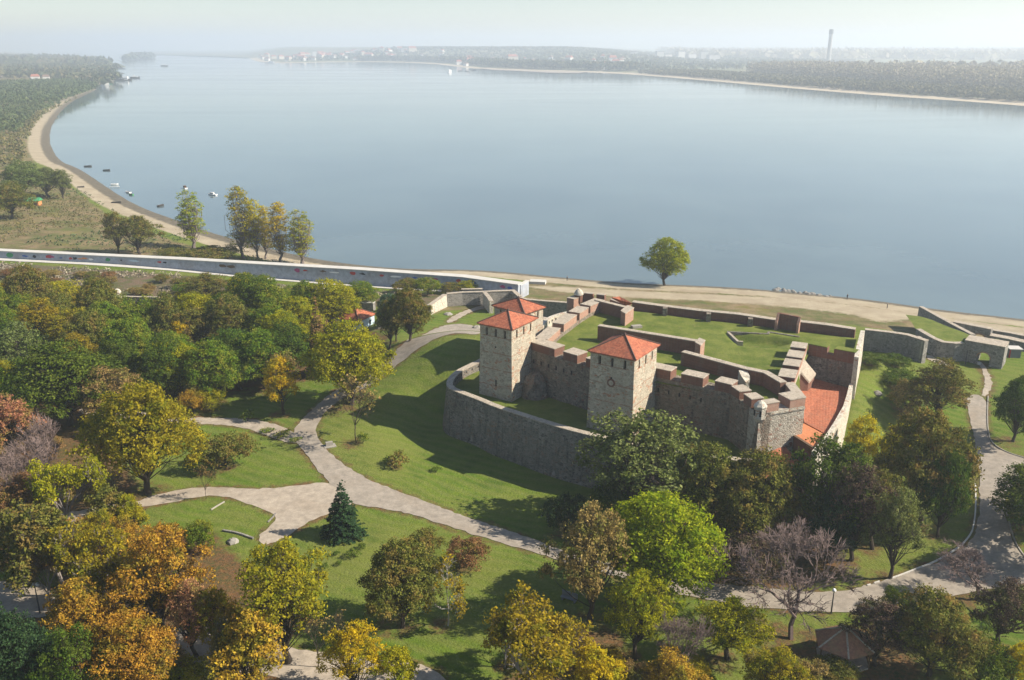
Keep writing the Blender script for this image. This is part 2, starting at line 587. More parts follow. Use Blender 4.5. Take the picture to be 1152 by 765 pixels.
def wall_strip(mb, outer, th, z0, z1, batter=0.0, side=1):
    """solid wall along an open polyline; th is measured to the left (side=1) or right (-1) of travel; z0/z1 scalar or lists"""
    n = len(outer)
    inner = offset_line(outer, th * side)
    foot = offset_line(outer, -batter * side) if batter else outer
    zt = z1 if isinstance(z1, (list, tuple)) else [z1] * n
    zb = z0 if isinstance(z0, (list, tuple)) else [z0] * n
    def F(pts):
        mb.face(pts if side == 1 else pts[::-1])
    for i in range(n - 1):
        j = i + 1
        F([(*foot[i], zb[i]), (*foot[j], zb[j]), (*outer[j], zt[j]), (*outer[i], zt[i])])
        F([(*inner[j], zb[j]), (*inner[i], zb[i]), (*inner[i], zt[i]), (*inner[j], zt[j])])
        F([(*outer[i], zt[i]), (*outer[j], zt[j]), (*inner[j], zt[j]), (*inner[i], zt[i])])
    F([(*inner[0], zb[0]), (*foot[0], zb[0]), (*outer[0], zt[0]), (*inner[0], zt[0])])
    F([(*foot[-1], zb[-1]), (*inner[-1], zb[-1]), (*inner[-1], zt[-1]), (*outer[-1], zt[-1])])
    return inner

def resample(poly, step, closed=True, jitter=0.0, seed=1):
    r = random.Random(seed)
    out = []
    n = len(poly)
    for i in range(n if closed else n - 1):
        a, b = Vector(poly[i][:2]), Vector(poly[(i + 1) % n][:2])
        k = max(1, int((b - a).length / step))
        for j in range(k):
            q = a.lerp(b, j / k)
            out.append((q.x + r.uniform(-jitter, jitter), q.y + r.uniform(-jitter, jitter)))
    if not closed: out.append(tuple(poly[-1][:2]))
    return out

def surface(name, poly, zf, mat, step=1.5, edge=1.0, jitter=0.0, kind='structure', skirt=0.0, holes=()):
    """a filled, finely divided sheet over a polygon with height zf(X, Y)"""
    b = resample(poly, edge, True, jitter)
    X = np.array([p[0] for p in b]); Y = np.array([p[1] for p in b])
    gx, gy = np.meshgrid(np.arange(X.min(), X.max(), step), np.arange(Y.min(), Y.max(), step))
    gx, gy = gx.ravel(), gy.ravel()
    sdv = sdist(gx, gy, b)
    k = sdv > edge * .45
    verts = [Vector(p) for p in b] + [Vector((x, y)) for x, y in zip(gx[k], gy[k])]
    n = len(b)
    vo, eo, fo, *_ = delaunay_2d_cdt(verts, [], [list(range(n))] if sum(b[i][0] * b[(i + 1) % n][1] - b[(i + 1) % n][0] * b[i][1] for i in range(n)) > 0 else [list(range(n))[::-1]], 1, 1e-4)
    xs = np.array([v.x for v in vo]); ys = np.array([v.y for v in vo])
    zs = zf(xs, ys)
    mb = MB()
    mb.v = [(float(x), float(y), float(z)) for x, y, z in zip(xs, ys, zs)]
    for f in fo:
        a, c, d = (Vector((xs[f[q]], ys[f[q]])) for q in range(3))
        mb.f.append(tuple(f) if (c - a).cross(d - a) > 0 else tuple(f)[::-1])
    if skirt:
        zb = zf(X, Y)
        for i in range(n):
            j = (i + 1) % n
            mb.face([(X[i], Y[i], zb[i] - skirt), (X[j], Y[j], zb[j] - skirt), (X[j], Y[j], zb[j]), (X[i], Y[i], zb[i])])
    o = mb.build(name, mat, smooth=not skirt)
    if kind: o['kind'] = kind
    return o

# ------------------------------------------------------------------ ground materials
g = NG('ground')
co = g.coord('Position')
n_big, n_mid, n_fine = g.noise(co, .035, 5, .6), g.noise(co, .3, 6, .65), g.noise(co, 2.6, 5, .75)
mowx = g.n('SeparateXYZ'); g.l(co, mowx.inputs[0])
mow = g.math('SINE', g.math('ADD', g.math('MULTIPLY', mowx.outputs[1], 2.4), g.math('ADD', g.math('MULTIPLY', mowx.outputs[0], 1.1), g.math('MULTIPLY', g.noise(co, .05, 2), 26))))
grass = g.mix(g.val(n_mid, .3, .7), (.062, .118, .010), (.140, .200, .020))
grass = g.mix(g.val(n_big, .4, .58, 0, .7), grass, (.175, .182, .040))
grass = g.mix(g.val(g.noise(co, .13, 6, .75), .52, .66, 0, .6), grass, (.050, .095, .010))
grass = g.mix(g.val(mow, -1, 1, 0, .5), grass, (.180, .188, .050))
grass = g.mix(g.val(n_fine, .40, .75, 0, .6), grass, (.045, .080, .008))
grass = g.mix(g.val(g.noise(co, 1.1, 6, .8), .60, .74, 0, .75), grass, (.24, .18, .08))
lit = g.mix(g.val(n_mid, .35, .65), (.130, .075, .040), (.075, .080, .026))
lit = g.mix(g.val(g.noise(co, 1.7, 6, .8), .45, .65), lit, (.20, .095, .038))
lit = g.mix(g.val(n_fine, .5, .7, 0, .7), lit, (.035, .032, .014))
meadow = g.mix(g.val(g.noise(co, .09, 6, .7), .4, .6), (.105, .120, .035), (.260, .190, .105))
meadow = g.mix(g.val(g.noise(co, .25, 6, .7), .5, .66, 0, .8), meadow, (.17, .105, .065))
meadow = g.mix(g.val(g.noise(co, .06, 5, .7), .56, .66, 0, .8), meadow, (.16, .15, .03))
meadow = g.mix(g.val(n_fine, .4, .7, 0, .5), meadow, (.055, .06, .022))
sand = g.mix(g.val(g.noise(co, .12, 7, .65), .35, .65), (.30, .245, .17), (.40, .34, .24))
sand = g.mix(g.val(g.noise(co, 1.2, 6, .8), .5, .7, 0, .5), sand, (.26, .21, .14))
mud = g.mix(g.val(g.noise(co, .4, 6, .7), .35, .65), (.095, .085, .065), (.165, .14, .10))
scrub = g.mix(g.val(g.noise(co, .22, 6, .7), .4, .6), (.150, .105, .070), (.085, .095, .035))
scrub = g.mix(g.val(g.noise(co, .9, 6, .8), .55, .68), scrub, (.17, .125, .085))
def msk(nm, w=.25):
    a = g.attr(nm)
    return g.val(g.math('ADD', a, g.math('MULTIPLY', g.math('SUBTRACT', g.noise(co, .45, 6, .75), .5), 1.1)), .5 - w / 2, .5 + w / 2)
c = g.mix(msk('meadow'), grass, meadow)
c = g.mix(msk('scrub'), c, scrub)
c = g.mix(msk('litter'), c, lit)
c = g.mix(msk('sand'), c, sand)
c = g.mix(msk('mud', .3), c, mud)
g.col(c); g.rough(.95)
g.b.inputs['Specular IOR Level'].default_value = .1
g.bump(g.math('ADD', n_fine, g.noise(co, .9, 5, .8)), .9, .25)

g = NG('turf')   # grass on the castle terraces
co = g.coord('Position')
gr = g.mix(g.val(g.noise(co, .25, 6, .65), .35, .65), (.085, .120, .018), (.175, .195, .042))
gr = g.mix(g.val(g.noise(co, .6, 6, .8), .55, .7, 0, .7), gr, (.22, .18, .08))
gr = g.mix(g.val(g.noise(co, 2.6, 5, .8), .45, .75, 0, .6), gr, (.048, .075, .012))
g.col(gr); g.rough(.95); g.b.inputs['Specular IOR Level'].default_value = .1
g.bump(g.noise(co, 2.2, 6, .8), .9, .25)

# ------------------------------------------------------------------ masks of the ground, drawn as polygons on the land
GM = {
 'litter': [[(-60, 470), (60, 465), (130, 500), (160, 560), (120, 600), (40, 640), (-60, 640)], [(60, 590), (230, 590), (290, 640), (320, 700), (300, 765), (120, 790), (-60, 790), (-60, 690), (60, 670)],
            [(300, 740), (480, 742), (520, 790), (280, 790)], [(590, 690), (700, 700), (720, 790), (560, 790)],
            [(300, 430), (420, 425), (440, 395), (380, 350), (100, 330), (-80, 350), (-80, 480), (100, 470), (210, 440)],
            [(750, 560), (930, 570), (960, 640), (900, 655), (780, 640), (700, 590)], [(620, 560), (700, 560), (700, 610), (640, 600)], [(900, 700), (1020, 690), (1050, 790), (880, 790)]],
 'scrub': [[(-200, 296), (0, 297), (200, 310), (330, 318), (500, 330), (560, 338), (480, 352), (380, 345), (150, 345), (-200, 350)]],
 'meadow': [[(-400, 291), (0, 284), (350, 306), (300, 292), (190, 262), (120, 235), (80, 205), (40, 185), (30, 150), (50, 118), (100, 98), (60, 80), (-600, 80), (-600, 200)],
            [(590, 300), (1000, 330), (1152, 370), (1152, 385), (1060, 375), (960, 362), (590, 345)], [(440, 385), (500, 355), (590, 345), (560, 325), (460, 340), (420, 380)]],
}
def mask_eval(X, Y):
    out = {}
    for k, polys in GM.items():
        m = np.zeros(X.shape)
        for pl in polys:
            w = PP(pl, -5.2)
            dd = np.clip(sdist(X, Y, w) / 3.0, -1, 1) * .5 + .5
            m = np.maximum(m, dd)
        out[k] = m
    d = -sdist(X, Y, river_poly)
    left = np.clip((-20 - X) / 20, 0, 1)
    wd = 15 + left * 4
    sandr = np.clip((wd - d) / 5, 0, 1)
    # broad sand field in front of the castle
    sf = PP([(590, 318), (640, 318), (900, 330), (1030, 345), (1152, 362), (1300, 390), (1300, 410), (1152, 384), (1085, 360), (1040, 352), (990, 362), (960, 352), (880, 342), (790, 336), (700, 332), (620, 325)], -7)
    sandr = np.maximum(sandr, np.clip(sdist(X, Y, sf) / 4, -1, 1) * .5 + .5)
    out['sand'] = sandr
    out['mud'] = np.clip((6 + left * 4 - d) / 5, 0, 1)
    return out

# ------------------------------------------------------------------ the ground sheet
def axis(lo, hi, step, far_lo, far_hi, rate):
    core = np.arange(lo, hi + step, step)
    a = [lo]
    while a[-1] > far_lo:
        a.append(a[-1] - max(step, abs(a[-1] - lo) * rate + step))
    b = [core[-1]]
    while b[-1] < far_hi:
        b.append(b[-1] + max(step, (b[-1] - hi) * rate + step))
    return np.array(sorted(a[1:]) + list(core) + b[1:])
ax_x = axis(-330, 130, 1.1, -3500, 900, .022)
ax_y = axis(58, 300, 1.0, 40, 2600, .012)
GX, GY = np.meshgrid(ax_x, ax_y)
GZ = height(GX, GY)
nx, ny = len(ax_x), len(ax_y)
vv = np.stack([GX.ravel(), GY.ravel(), GZ.ravel()], 1).astype(np.float32)
ii = np.arange(nx * ny).reshape(ny, nx)
ff = np.stack([ii[:-1, :-1], ii[:-1, 1:], ii[1:, 1:], ii[1:, :-1]], -1).reshape(-1, 4)
me = bpy.data.meshes.new('ground')
me.vertices.add(len(vv)); me.vertices.foreach_set('co', vv.ravel())
me.loops.add(ff.size); me.loops.foreach_set('vertex_index', ff.ravel().astype(np.int32))
me.polygons.add(len(ff)); me.polygons.foreach_set('loop_start', np.arange(0, ff.size, 4, dtype=np.int32))
me.polygons.foreach_set('loop_total', np.full(len(ff), 4, dtype=np.int32))
me.polygons.foreach_set('use_smooth', np.ones(len(ff), bool))
for k, m in mask_eval(GX.ravel(), GY.ravel()).items():
    at = me.attributes.new(k, 'FLOAT', 'POINT')
    at.data.foreach_set('value', m.astype(np.float32))
me.update(calc_edges=True); me.validate()
me.materials.append(MATS['ground'])
me_ground = me
PATHS = []
go = link(bpy.data.objects.new('ground', me)); go['kind'] = 'structure'

# ------------------------------------------------------------------ water
g = NG('water')
co = g.coord('Position')
mp = g.n('Mapping'); g.l(co, mp.inputs[0]); mp.inputs['Scale'].default_value = (1, .45, 1)
w1 = g.noise(mp.outputs[0], .55, 4, .6)
w2 = g.noise(co, .012, 4, .6, .6)
g.col(g.mix(g.val(w2, .35, .7), (.095, .130, .140), (.120, .160, .165)))
mp3 = g.n('Mapping'); g.l(co, mp3.inputs[0]); mp3.inputs['Scale'].default_value = (.35, 1.6, 1)
g.l(g.val(g.noise(mp3.outputs[0], .004, 6, .7, .8), .40, .66, .06, .12), g.b.inputs['Roughness'])
g.b.inputs['IOR'].default_value = 1.33
g.b.inputs['Specular IOR Level'].default_value = .5
g.bump(g.math('ADD', w1, g.math('MULTIPLY', g.noise(mp3.outputs[0], .05, 5, .7), 1.2)), .10, .12)
mb = MB()
mb.face([(-14000, 60, RIVER), (14000, 60, RIVER), (14000, 16000, RIVER), (-14000, 16000, RIVER)])
w = mb.build('river_water', 'water'); w['kind'] = 'structure'

# ------------------------------------------------------------------ paths
def zt(off):
    return lambda X, Y: height(X, Y) + off
def path(name, px, mat='path_gravel', off=.07, jit=.22):
    poly = [q[:2] for q in T_many(px)]
    poly = chaikin(poly, 2, True)
    PATHS.append(poly)
    return surface(name, poly, zt(off), mat, 1.2, .8, jit)
main_path = [(545, 368), (508, 363), (480, 374), (455, 387), (436, 402), (410, 425), (386, 434), (366, 447), (344, 468), (332, 481), (331, 492), (340, 506), (352, 521), (364, 537), (385, 556), (400, 569), (440, 573),
             (480, 584), (540, 604), (600, 621), (640, 634), (700, 650), (760, 668), (820, 679), (870, 686), (950, 690), (1020, 684), (1060, 673), (1100, 664), (1170, 655), (1170, 630), (1144, 622),
             (1137, 600), (1131, 575), (1127, 560), (1135, 548), (1170, 535), (1170, 520), (1130, 510), (1113, 498), (1110, 480), (1111, 446), (1086, 443), (1090, 470), (1098, 500), (1101, 530), (1103, 570), (1099, 598),
             (1085, 617), (1060, 631), (1020, 644), (985, 657), (940, 667), (900, 667), (850, 661), (780, 653), (720, 640), (660, 628), (620, 615), (560, 593), (500, 573), (450, 554), (410, 538), (385, 522),
             (368, 508), (357, 493), (356, 478), (366, 462), (388, 446), (412, 437), (440, 416), (450, 408), (470, 393), (495, 379), (512, 375), (545, 379)]
path('paved_path', main_path, 'asphalt_path')
path('forecourt_path', [(372, 542), (330, 547), (285, 551), (240, 547), (200, 551), (160, 560), (150, 572), (185, 567), (232, 557), (262, 560), (285, 570), (315, 580), (300, 596), (288, 606), (298, 614), (318, 607), (340, 592), (362, 580), (398, 572), (390, 556)], off=.045)
path('side_path', [(336, 487), (300, 474), (270, 470), (230, 470), (190, 468), (190, 476), (235, 477), (270, 480), (300, 490), (320, 497), (338, 500)], off=.045)
path('far_path', [(190, 468), (130, 460), (90, 458), (90, 466), (130, 470), (190, 477)], off=.045)
path('lower_path', [(-60, 650), (0, 655), (30, 652), (60, 662), (66, 690), (30, 697), (-60, 700)], off=.045)
path('wood_path', [(158, 562), (120, 568), (70, 578), (0, 590), (-60, 600), (-60, 612), (0, 604), (70, 594), (115, 585), (160, 574)], off=.05)
path('bottom_path', [(180, 712), (230, 700), (300, 722), (360, 735), (430, 742), (500, 752), (500, 790), (380, 780), (300, 760), (230, 748), (190, 740)], off=.045)
path('footpath', [(1111, 446), (1117, 432), (1112, 418), (1106, 408), (1100, 408), (1106, 420), (1109, 432), (1103, 446)], off=.05)
path('dirt_path', [(1040, 401), (1052, 409), (1072, 415), (1074, 412), (1056, 404), (1046, 399)], 'path_gravel', off=.05)
path('gate_track', [(508, 364), (530, 350), (560, 344), (585, 338), (585, 334), (555, 340), (520, 350), (500, 362)], off=.05)
# ------------------------------------------------------------------ castle helpers
def wall_face(mb, rec, a, b, z0, z1, holes, depth=.7, batter=None):
    """vertical face from a to b (outside on the right-hand side when walking a->b) with recessed openings;
    holes: (s0, s1, h0, h1) in metres along / height; recess interior goes into mb, its back wall into rec"""
    a, b = Vector(a), Vector(b)
    L = (b - a).length
    u = (b - a) / L
    nrm = Vector((u.y, -u.x))
    ss = sorted({0.0, L, *[h[0] for h in holes], *[h[1] for h in holes]})
    zs = sorted({z0, z1, *[h[2] for h in holes], *[h[3] for h in holes]})
    def pt(s, z, d=0.0):
        q = a + u * s - nrm * d
        return (q.x, q.y, z)
    for i in range(len(ss) - 1):
        for j in range(len(zs) - 1):
            s0, s1, h0, h1 = ss[i], ss[i + 1], zs[j], zs[j + 1]
            inh = any(h[0] - 1e-6 <= s0 and s1 <= h[1] + 1e-6 and h[2] - 1e-6 <= h0 and h1 <= h[3] + 1e-6 for h in holes)
            if not inh:
                mb.face([pt(s0, h0), pt(s1, h0), pt(s1, h1), pt(s0, h1)])
    for s0, s1, h0, h1 in holes:
        mb.face([pt(s0, h0, depth), pt(s0, h0), pt(s0, h1), pt(s0, h1, depth)][::-1])
        mb.face([pt(s1, h0), pt(s1, h0, depth), pt(s1, h1, depth), pt(s1, h1)][::-1])
        mb.face([pt(s0, h0), pt(s0, h0, depth), pt(s1, h0, depth), pt(s1, h0)][::-1])
        mb.face([pt(s0, h1, depth), pt(s0, h1), pt(s1, h1), pt(s1, h1, depth)][::-1])
        rec.append([pt(s0, h0, depth - .01), pt(s1, h0, depth - .01), pt(s1, h1, depth - .01), pt(s0, h1, depth - .01)])

def hip_roof(root, poly, ze, zp, over=.45, mat='roof_tile', ridge_mat='ridge_tile', name='roof', thick=.16):
    """pyramid roof over a ccw quad"""
    q = offset(poly, -over)
    cxy = (sum(p[0] for p in q) / 4, sum(p[1] for p in q) / 4)
    mb = MB()
    apex = (*cxy, zp)
    for i in range(4):
        a, b = Vector(q[i]), Vector(q[(i + 1) % 4])
        L = (b - a).length
        u = (b - a).normalized()
        n = Vector((u.y, -u.x))
        c = Vector(cxy)
        sl = math.hypot((c - a).dot(n), zp - ze)
        k = (c - a).dot(u)
        # subdivide the slope a little and let it sag
        mb.face([(a.x, a.y, ze), (b.x, b.y, ze), apex], uv=[(0, 0), (L, 0), (k, sl)])
        mb.face([(a.x, a.y, ze - thick), (b.x, b.y, ze - thick), (b.x, b.y, ze), (a.x, a.y, ze)], uv=[(0, 0), (L, 0), (L, .1), (0, .1)])
    mb.face([(*p, ze - thick) for p in q[::-1]])
    rf = mb.build(name, mat, root)
    rd = MB()
    for p in q:
        rd.tube([(p[0], p[1], ze + .05), (cxy[0], cxy[1], zp + .06)], .13, 5)
    rd.lathe((cxy[0], cxy[1], zp), [(.16, 0), (.2, .15), (.1, .35), (.02, .5)], 6)
    rd.build('ridge_tiles', ridge_mat, rf)
    return rf

def quad_from(fl, fc, rb_hint=None, depth=None):
    """front-left, front corner, depth to the back: a ccw rectangle"""
    a, b = Vector(fl), Vector(fc)
    u = (b - a).normalized()
    n = Vector((-u.y, u.x))
    return [tuple(a), tuple(b), tuple(b + n * depth), tuple(a + n * depth)]

def tower(name, quad, zb, ze, zp, label, wins_front, wins_right, batter=.25, slit=True, medal=False, mat='tower_stone'):
    c = (sum(p[0] for p in quad) / 4, sum(p[1] for p in quad) / 4)
    root = empty(name, (c[0], c[1], zb), label, 'tower')
    mb, rec = MB(), []
    zt = ze - .1
    sides = [(quad[i], quad[(i + 1) % 4]) for i in range(4)]
    zmid = ze - 3.2
    for k, (a, b) in enumerate(sides):
        L = math.dist(a, b)
        holes = []
        n = (wins_front, wins_right, 3, 3)[k]
        for i in range(n):
            s = L * (i + 1 - .5 + .0) / n * .86 + L * .07
            holes.append((s - .27, s + .27, ze - 2.25, ze - .65))
        wall_face(mb, rec, a, b, zmid, zt, holes)
    foot = offset(quad, -batter)
    for i in range(4):
        j = (i + 1) % 4
        mb.face([(*foot[i], zb), (*foot[j], zb), (*quad[j], zmid), (*quad[i], zmid)])
    mb.build('wall', mat, root)
    for r in rec:
        MB().face(r).build('window', 'dark_recess', root)
    hip_roof(root, quad, ze, zp)
    a, b = Vector(quad[0]), Vector(quad[1])
    u = (b - a).normalized(); n = Vector((u.y, -u.x))
    def on_front(s, z, w, h, m, nm, d=.06, seg=0):
        k = (zmid - z) / (zmid - zb) * batter if z < zmid else 0
        q = a + u * s + n * (k + .02)
        o = MB()
        if seg:
            o.v = []
            pts = [(q.x + u.x * math.cos(t) * w + n.x * d, q.y + u.y * math.cos(t) * w + n.y * d, z + math.sin(t) * w) for t in [2 * math.pi * i / seg for i in range(seg)]]
            back = [(p[0] - n.x * d * 2, p[1] - n.y * d * 2, p[2]) for p in pts]
            o.face(pts)
            for i in range(seg):
                o.face([back[i], back[(i + 1) % seg], pts[(i + 1) % seg], pts[i]])
        else:
            o.box((q.x, q.y, z - h / 2), (w, d * 2, h), math.atan2(u.y, u.x))
        return o.build(nm, m, root)
    L = math.dist(quad[0], quad[1])
    if slit:
        on_front(L * .52, zb + 3.3 if zb > -1 else zb + 4, .22, 1.3, 'dark_recess', 'arrow_slit')
        on_front(L * .5, ze - 4.3, .28, .28, 'dark_recess', 'putlog_hole')
    if medal:
        ring = on_front(L * .5, ze - 5.2, .78, 0, 'fort_brick', 'round_medallion', .07, 14)
        on_front(L * .5, ze - 5.2, .48, 0, 'coping', 'medallion_centre', .10, 12)
    # cornice under the eaves
    cz_ = MB()
    q1 = offset(quad, -.14)
    cz_.prism(q1, ze - .42, ze - .17, bottom=True)
    cz_.build('cornice', 'light_brick', root)
    return root

MR = random.Random(5)
def merlon_row(root, line, z, h, th, spans, side=1, brick_mat='fort_brick', cap_mat='coping', slope=0.0):
    """merlons on top of a wall whose outer edge is `line`; spans are (s0, s1) along it"""
    pts = [Vector(p[:2]) for p in line]
    cum = [0]
    for i in range(1, len(pts)): cum.append(cum[-1] + (pts[i] - pts[i - 1]).length)
    def at_s(s):
        for i in range(1, len(pts)):
            if s <= cum[i] + 1e-6 or i == len(pts) - 1:
                return pts[i - 1].lerp(pts[i], (s - cum[i - 1]) / (cum[i] - cum[i - 1]))
    h0 = h
    for s0, s1 in spans:
        seg = [tuple(at_s(s0))] + [tuple(pts[i]) for i in range(1, len(pts) - 1) if s0 + .2 < cum[i] < s1 - .2] + [tuple(at_s(s1))]
        mb = MB()
        h = h0 + MR.uniform(-.14, .12)
        wall_strip(mb, seg, th, z, z + h, side=side)
        m = mb.build('merlon', brick_mat, root)
        o2 = offset_line(seg, -.07 * side)
        # lengthen the cap slightly past both ends
        d0 = (Vector(o2[0]) - Vector(o2[1])).normalized() * .06
        d1 = (Vector(o2[-1]) - Vector(o2[-2])).normalized() * .06
        o2 = [tuple(Vector(o2[0]) + d0), *o2[1:-1], tuple(Vector(o2[-1]) + d1)]
        c = MB()
        wall_strip(c, o2, th + .14, z + h + .002, z + h + .14, side=side)
        c.build('merlon_cap', cap_mat, m)

def loopholes(root, a, b, z, n, w=.28, h=.75, s0=1.0, s1=None, proud=.03, mat='dark_recess', name='loophole'):
    a, b = Vector(a), Vector(b)
    L = (b - a).length
    u = (b - a) / L
    s1 = s1 or L - 1
    for i in range(n):
        s = s0 + (s1 - s0) * i / max(1, n - 1)
        q = a + u * s
        MB().box((q.x, q.y, z), (w, proud * 2, h), math.atan2(u.y, u.x)).build(name, mat, root)

ZC = 9.6      # top of the merlons
ZP = 8.1      # wall walk
ZG = 7.4      # terrace grass
N0 = P(596, 385, ZC); T2L = P(664, 405, ZC); A1 = P(823, 434, ZC); CC = P(855, 456, ZC); DD = P(906.5, 447, ZC)
DT = P(909, 385, ZC); EE = P(963, 395, ZC); F0 = P(971, 372, ZC)
N1 = P(669, 337, ZC)

t2 = quad_from(P(664.5, 394, 14.3), P(714, 404, 14.3), depth=9.2)
t1 = quad_from(P(540, 363, 14.3), P(575.5, 370, 14.3), depth=8.6)
tower('fortress_tower', t2, -.6, 14.3, 16.7, 'square stone tower with red roof and round medallion, alone in the middle of the castle', 3, 3, medal=True)
tower('fortress_tower', t1, -.6, 14.3, 16.3, 'front square stone tower at the left castle corner, its red roof overlapping the tower behind', 3, 3)
rf = P(590, 352, 12.6); rr = P(611, 345.2, 12.6)
ur = (Vector(rr) - Vector(rf)); Lr = ur.length; ur.normalize(); nr_ = Vector((-ur.y, ur.x))
t3 = [tuple(Vector(rf) + nr_ * 8.5), rf, rr, tuple(Vector(rr) + nr_ * 8.5)]
tower('fortress_tower', t3, -.6, 12.6, 14.4, 'rear square tower with red roof, half hidden behind the left corner tower', 3, 2, slit=False)

# terrace grass inside the walls
def terrace_z(X, Y):
    z = ZG + .15 * vnoise(X, Y, 6, 5) + .25 * vnoise(X, Y, 17, 6)
    p1 = PP([(817, 374), (868, 379), (898, 384), (866, 391), (832, 389)], ZG)
    z = z - 1.6 * np.clip(sdist(X, Y, p1) / 1.2 + .3, 0, 1)
    return z
river_line = [P(*q, 9.0) for q in [(671, 337), (711, 341.5), (747, 345.5), (788, 351), (830, 355.5), (874, 361), (900, 363.5), (930, 367.5), (962, 371.5)]]
inn = [N0, T2L, A1, CC, DD, P(903, 420, ZG), P(915, 396, ZG), P(962, 402, ZG), P(968, 380, ZG)] + river_line[::-1]
surface('terrace_grass', offset(inn, .6) if sum(inn[i][0] * inn[(i + 1) % len(inn)][1] - inn[(i + 1) % len(inn)][0] * inn[i][1] for i in range(len(inn))) > 0 else offset(inn[::-1], .6), terrace_z, 'turf', .9, 1.0)

# front curtain wall
root = empty('curtain_wall', (*N0, -1), 'long dark stone castle wall with broad brick battlements linking the two roofed towers and the right bastion', 'castle wall')
lineA = [N0, T2L, P(731, 414.5, ZC), A1]
# follow the photograph: the wall right of the tower starts a little further out
ou = [P(596, 385, ZP), None]
mb = MB()
lA = [N0, T2L]
lB = [P(728, 413, ZC), P(791, 426.5, ZC), A1]
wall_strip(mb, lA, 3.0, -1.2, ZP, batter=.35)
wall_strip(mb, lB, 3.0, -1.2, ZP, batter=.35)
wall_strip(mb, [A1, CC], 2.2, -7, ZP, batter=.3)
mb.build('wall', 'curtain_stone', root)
def slen(line, px, z=ZC):
    """distance along a line of the point nearest to a pixel"""
    q = Vector(P(px[0], px[1], z)); best = (1e9, 0); c = 0
    for i in range(len(line) - 1):
        a, b = Vector(line[i]), Vector(line[i + 1]); L = (b - a).length
        t = max(0, min(1, (q - a).dot(b - a) / L / L)); d = (a.lerp(b, t) - q).length
        if d < best[0]: best = (d, c + t * L)
        c += L
    return best[1]
merlon_row(root, lA, ZP, 1.5, 3.0, [(-.02, slen(lA, (623, 393.5))), (slen(lA, (634, 396)), slen(lA, (650, 400.5))), (slen(lA, (659.5, 403.5)), slen(lA, (664, 405)))])
merlon_row(root, lB, ZP, 1.5, 2.6, [(.3, slen(lB, (754, 419))), (slen(lB, (766, 421.5)), slen(lB, (791, 426.5))), (slen(lB, (804.5, 429.5)), slen(lB, (823, 434)))])
lC = [A1, CC]
Lc = math.dist(*lC)
merlon_row(root, lC, ZP, 1.5, 2.2, [(0, Lc * .30), (Lc * .45, Lc * .72)])
loopholes(root, *[tuple(Vector(p) + Vector((-.08, -.12))) for p in lA], 5.6, 6, s0=1.2, s1=10.8)
loopholes(root, *[tuple(Vector(p) + Vector((-.08, -.12))) for p in (lB[0], lB[2])], 5.4, 5, s0=2.5, s1=10.8)
# rough masonry stump at the wall's foot
rb = MB()
c = P(602, 437, 1)
rb2 = []
for i, (r, z) in enumerate([(2.9, -1), (2.7, .8), (2.3, 2.4), (1.5, 3.8), (.5, 4.3)]):
    rb2.append((r, z))
rb.lathe((c[0], c[1], 0), rb2, 14)
rb.v = [(x + rng.uniform(-.3, .3), y + rng.uniform(-.3, .3), z + rng.uniform(-.25, .25)) for x, y, z in rb.v]
o = rb.build('masonry_stump', 'curtain_stone'); tag(o, 'broken lump of rough old masonry in the shaded corner beside the left tower', 'ruin')

# north-west wall seen from inside
root = empty('curtain_wall', (*P(640, 360, ZG), ZG - 6), 'left side castle wall of stepped brick battlements running back from the corner tower towards the river', 'castle wall')
nw = [P(669, 336.5, ZC), P(653, 343, ZC), P(639, 351.5, ZC), P(620, 365, ZC), N0]
mb = MB()
wall_strip(mb, nw, 2.6, -3, ZP)
mb.build('wall', 'curtain_stone', root)
Ln = sum(math.dist(nw[i], nw[i + 1]) for i in range(4))
sp = []
marks = [(669, 336.5), (654, 343), (651, 345), (640, 351), (636, 353.5), (621, 364), (617, 367.5), (601, 380)]
sl = [slen(nw, m) for m in marks]
merlon_row(root, nw, ZP, 1.5, 2.6, [(sl[0], sl[1]), (sl[2], sl[3]), (sl[4], sl[5]), (sl[6], sl[7])], brick_mat='light_brick')

# bastion at the front right corner
root = empty('bastion', (*P(880, 470, 4), -7), 'angular stone bastion with brick battlements at the right front corner of the castle', 'bastion')
mb = MB()
wall_strip(mb, [CC, DD], 2.6, -7, ZP, batter=.25)
mb.build('wall', 'bastion_stone', root)
Ld = math.dist(CC, DD)
lD = [CC, DD]
merlon_row(root, lD, ZP, 1.5, 1.5, [(Ld * .10, Ld * .42)], brick_mat='light_brick')
merlon_row(root, lD, ZP, 1.5, 3.0, [(Ld * .66, Ld * 1.0)], brick_mat='light_brick')
s = MB(); cq = Vector(CC).lerp(Vector(DD), .5)
ug = (Vector(DD) - Vector(CC)).normalized(); ng = Vector((ug.y, -ug.x))
q0, q1 = Vector(CC) + ng * .16, Vector(DD) + ng * .16
s.prism([tuple(q0), tuple(q1), tuple(q1 - ng * .3), tuple(q0 - ng * .3)], ZP - .55, ZP - .25, bottom=True)
s.build('cord_moulding', 'bastion_stone', root)
tb = MB()
cc = Vector(CC) + Vector((.25, .55))
tb.lathe((cc.x, cc.y, ZP - 1.9), [(.35, 0), (.95, .9), (1.02, 1.0), (1.02, 2.9), (1.15, 3.0), (1.12, 3.15), (.6, 3.75), (.05, 4.1)], 8)
tt = tb.build('sentry_turret', 'limewash_sunlit', root)
for a in (-100, -35, -165):
    a = math.radians(a)
    MB().box((cc.x + .98 * math.cos(a), cc.y + .98 * math.sin(a), ZP - .4), (.1, .32, 1.0), a).build('turret_slit', 'dark_recess', tt)

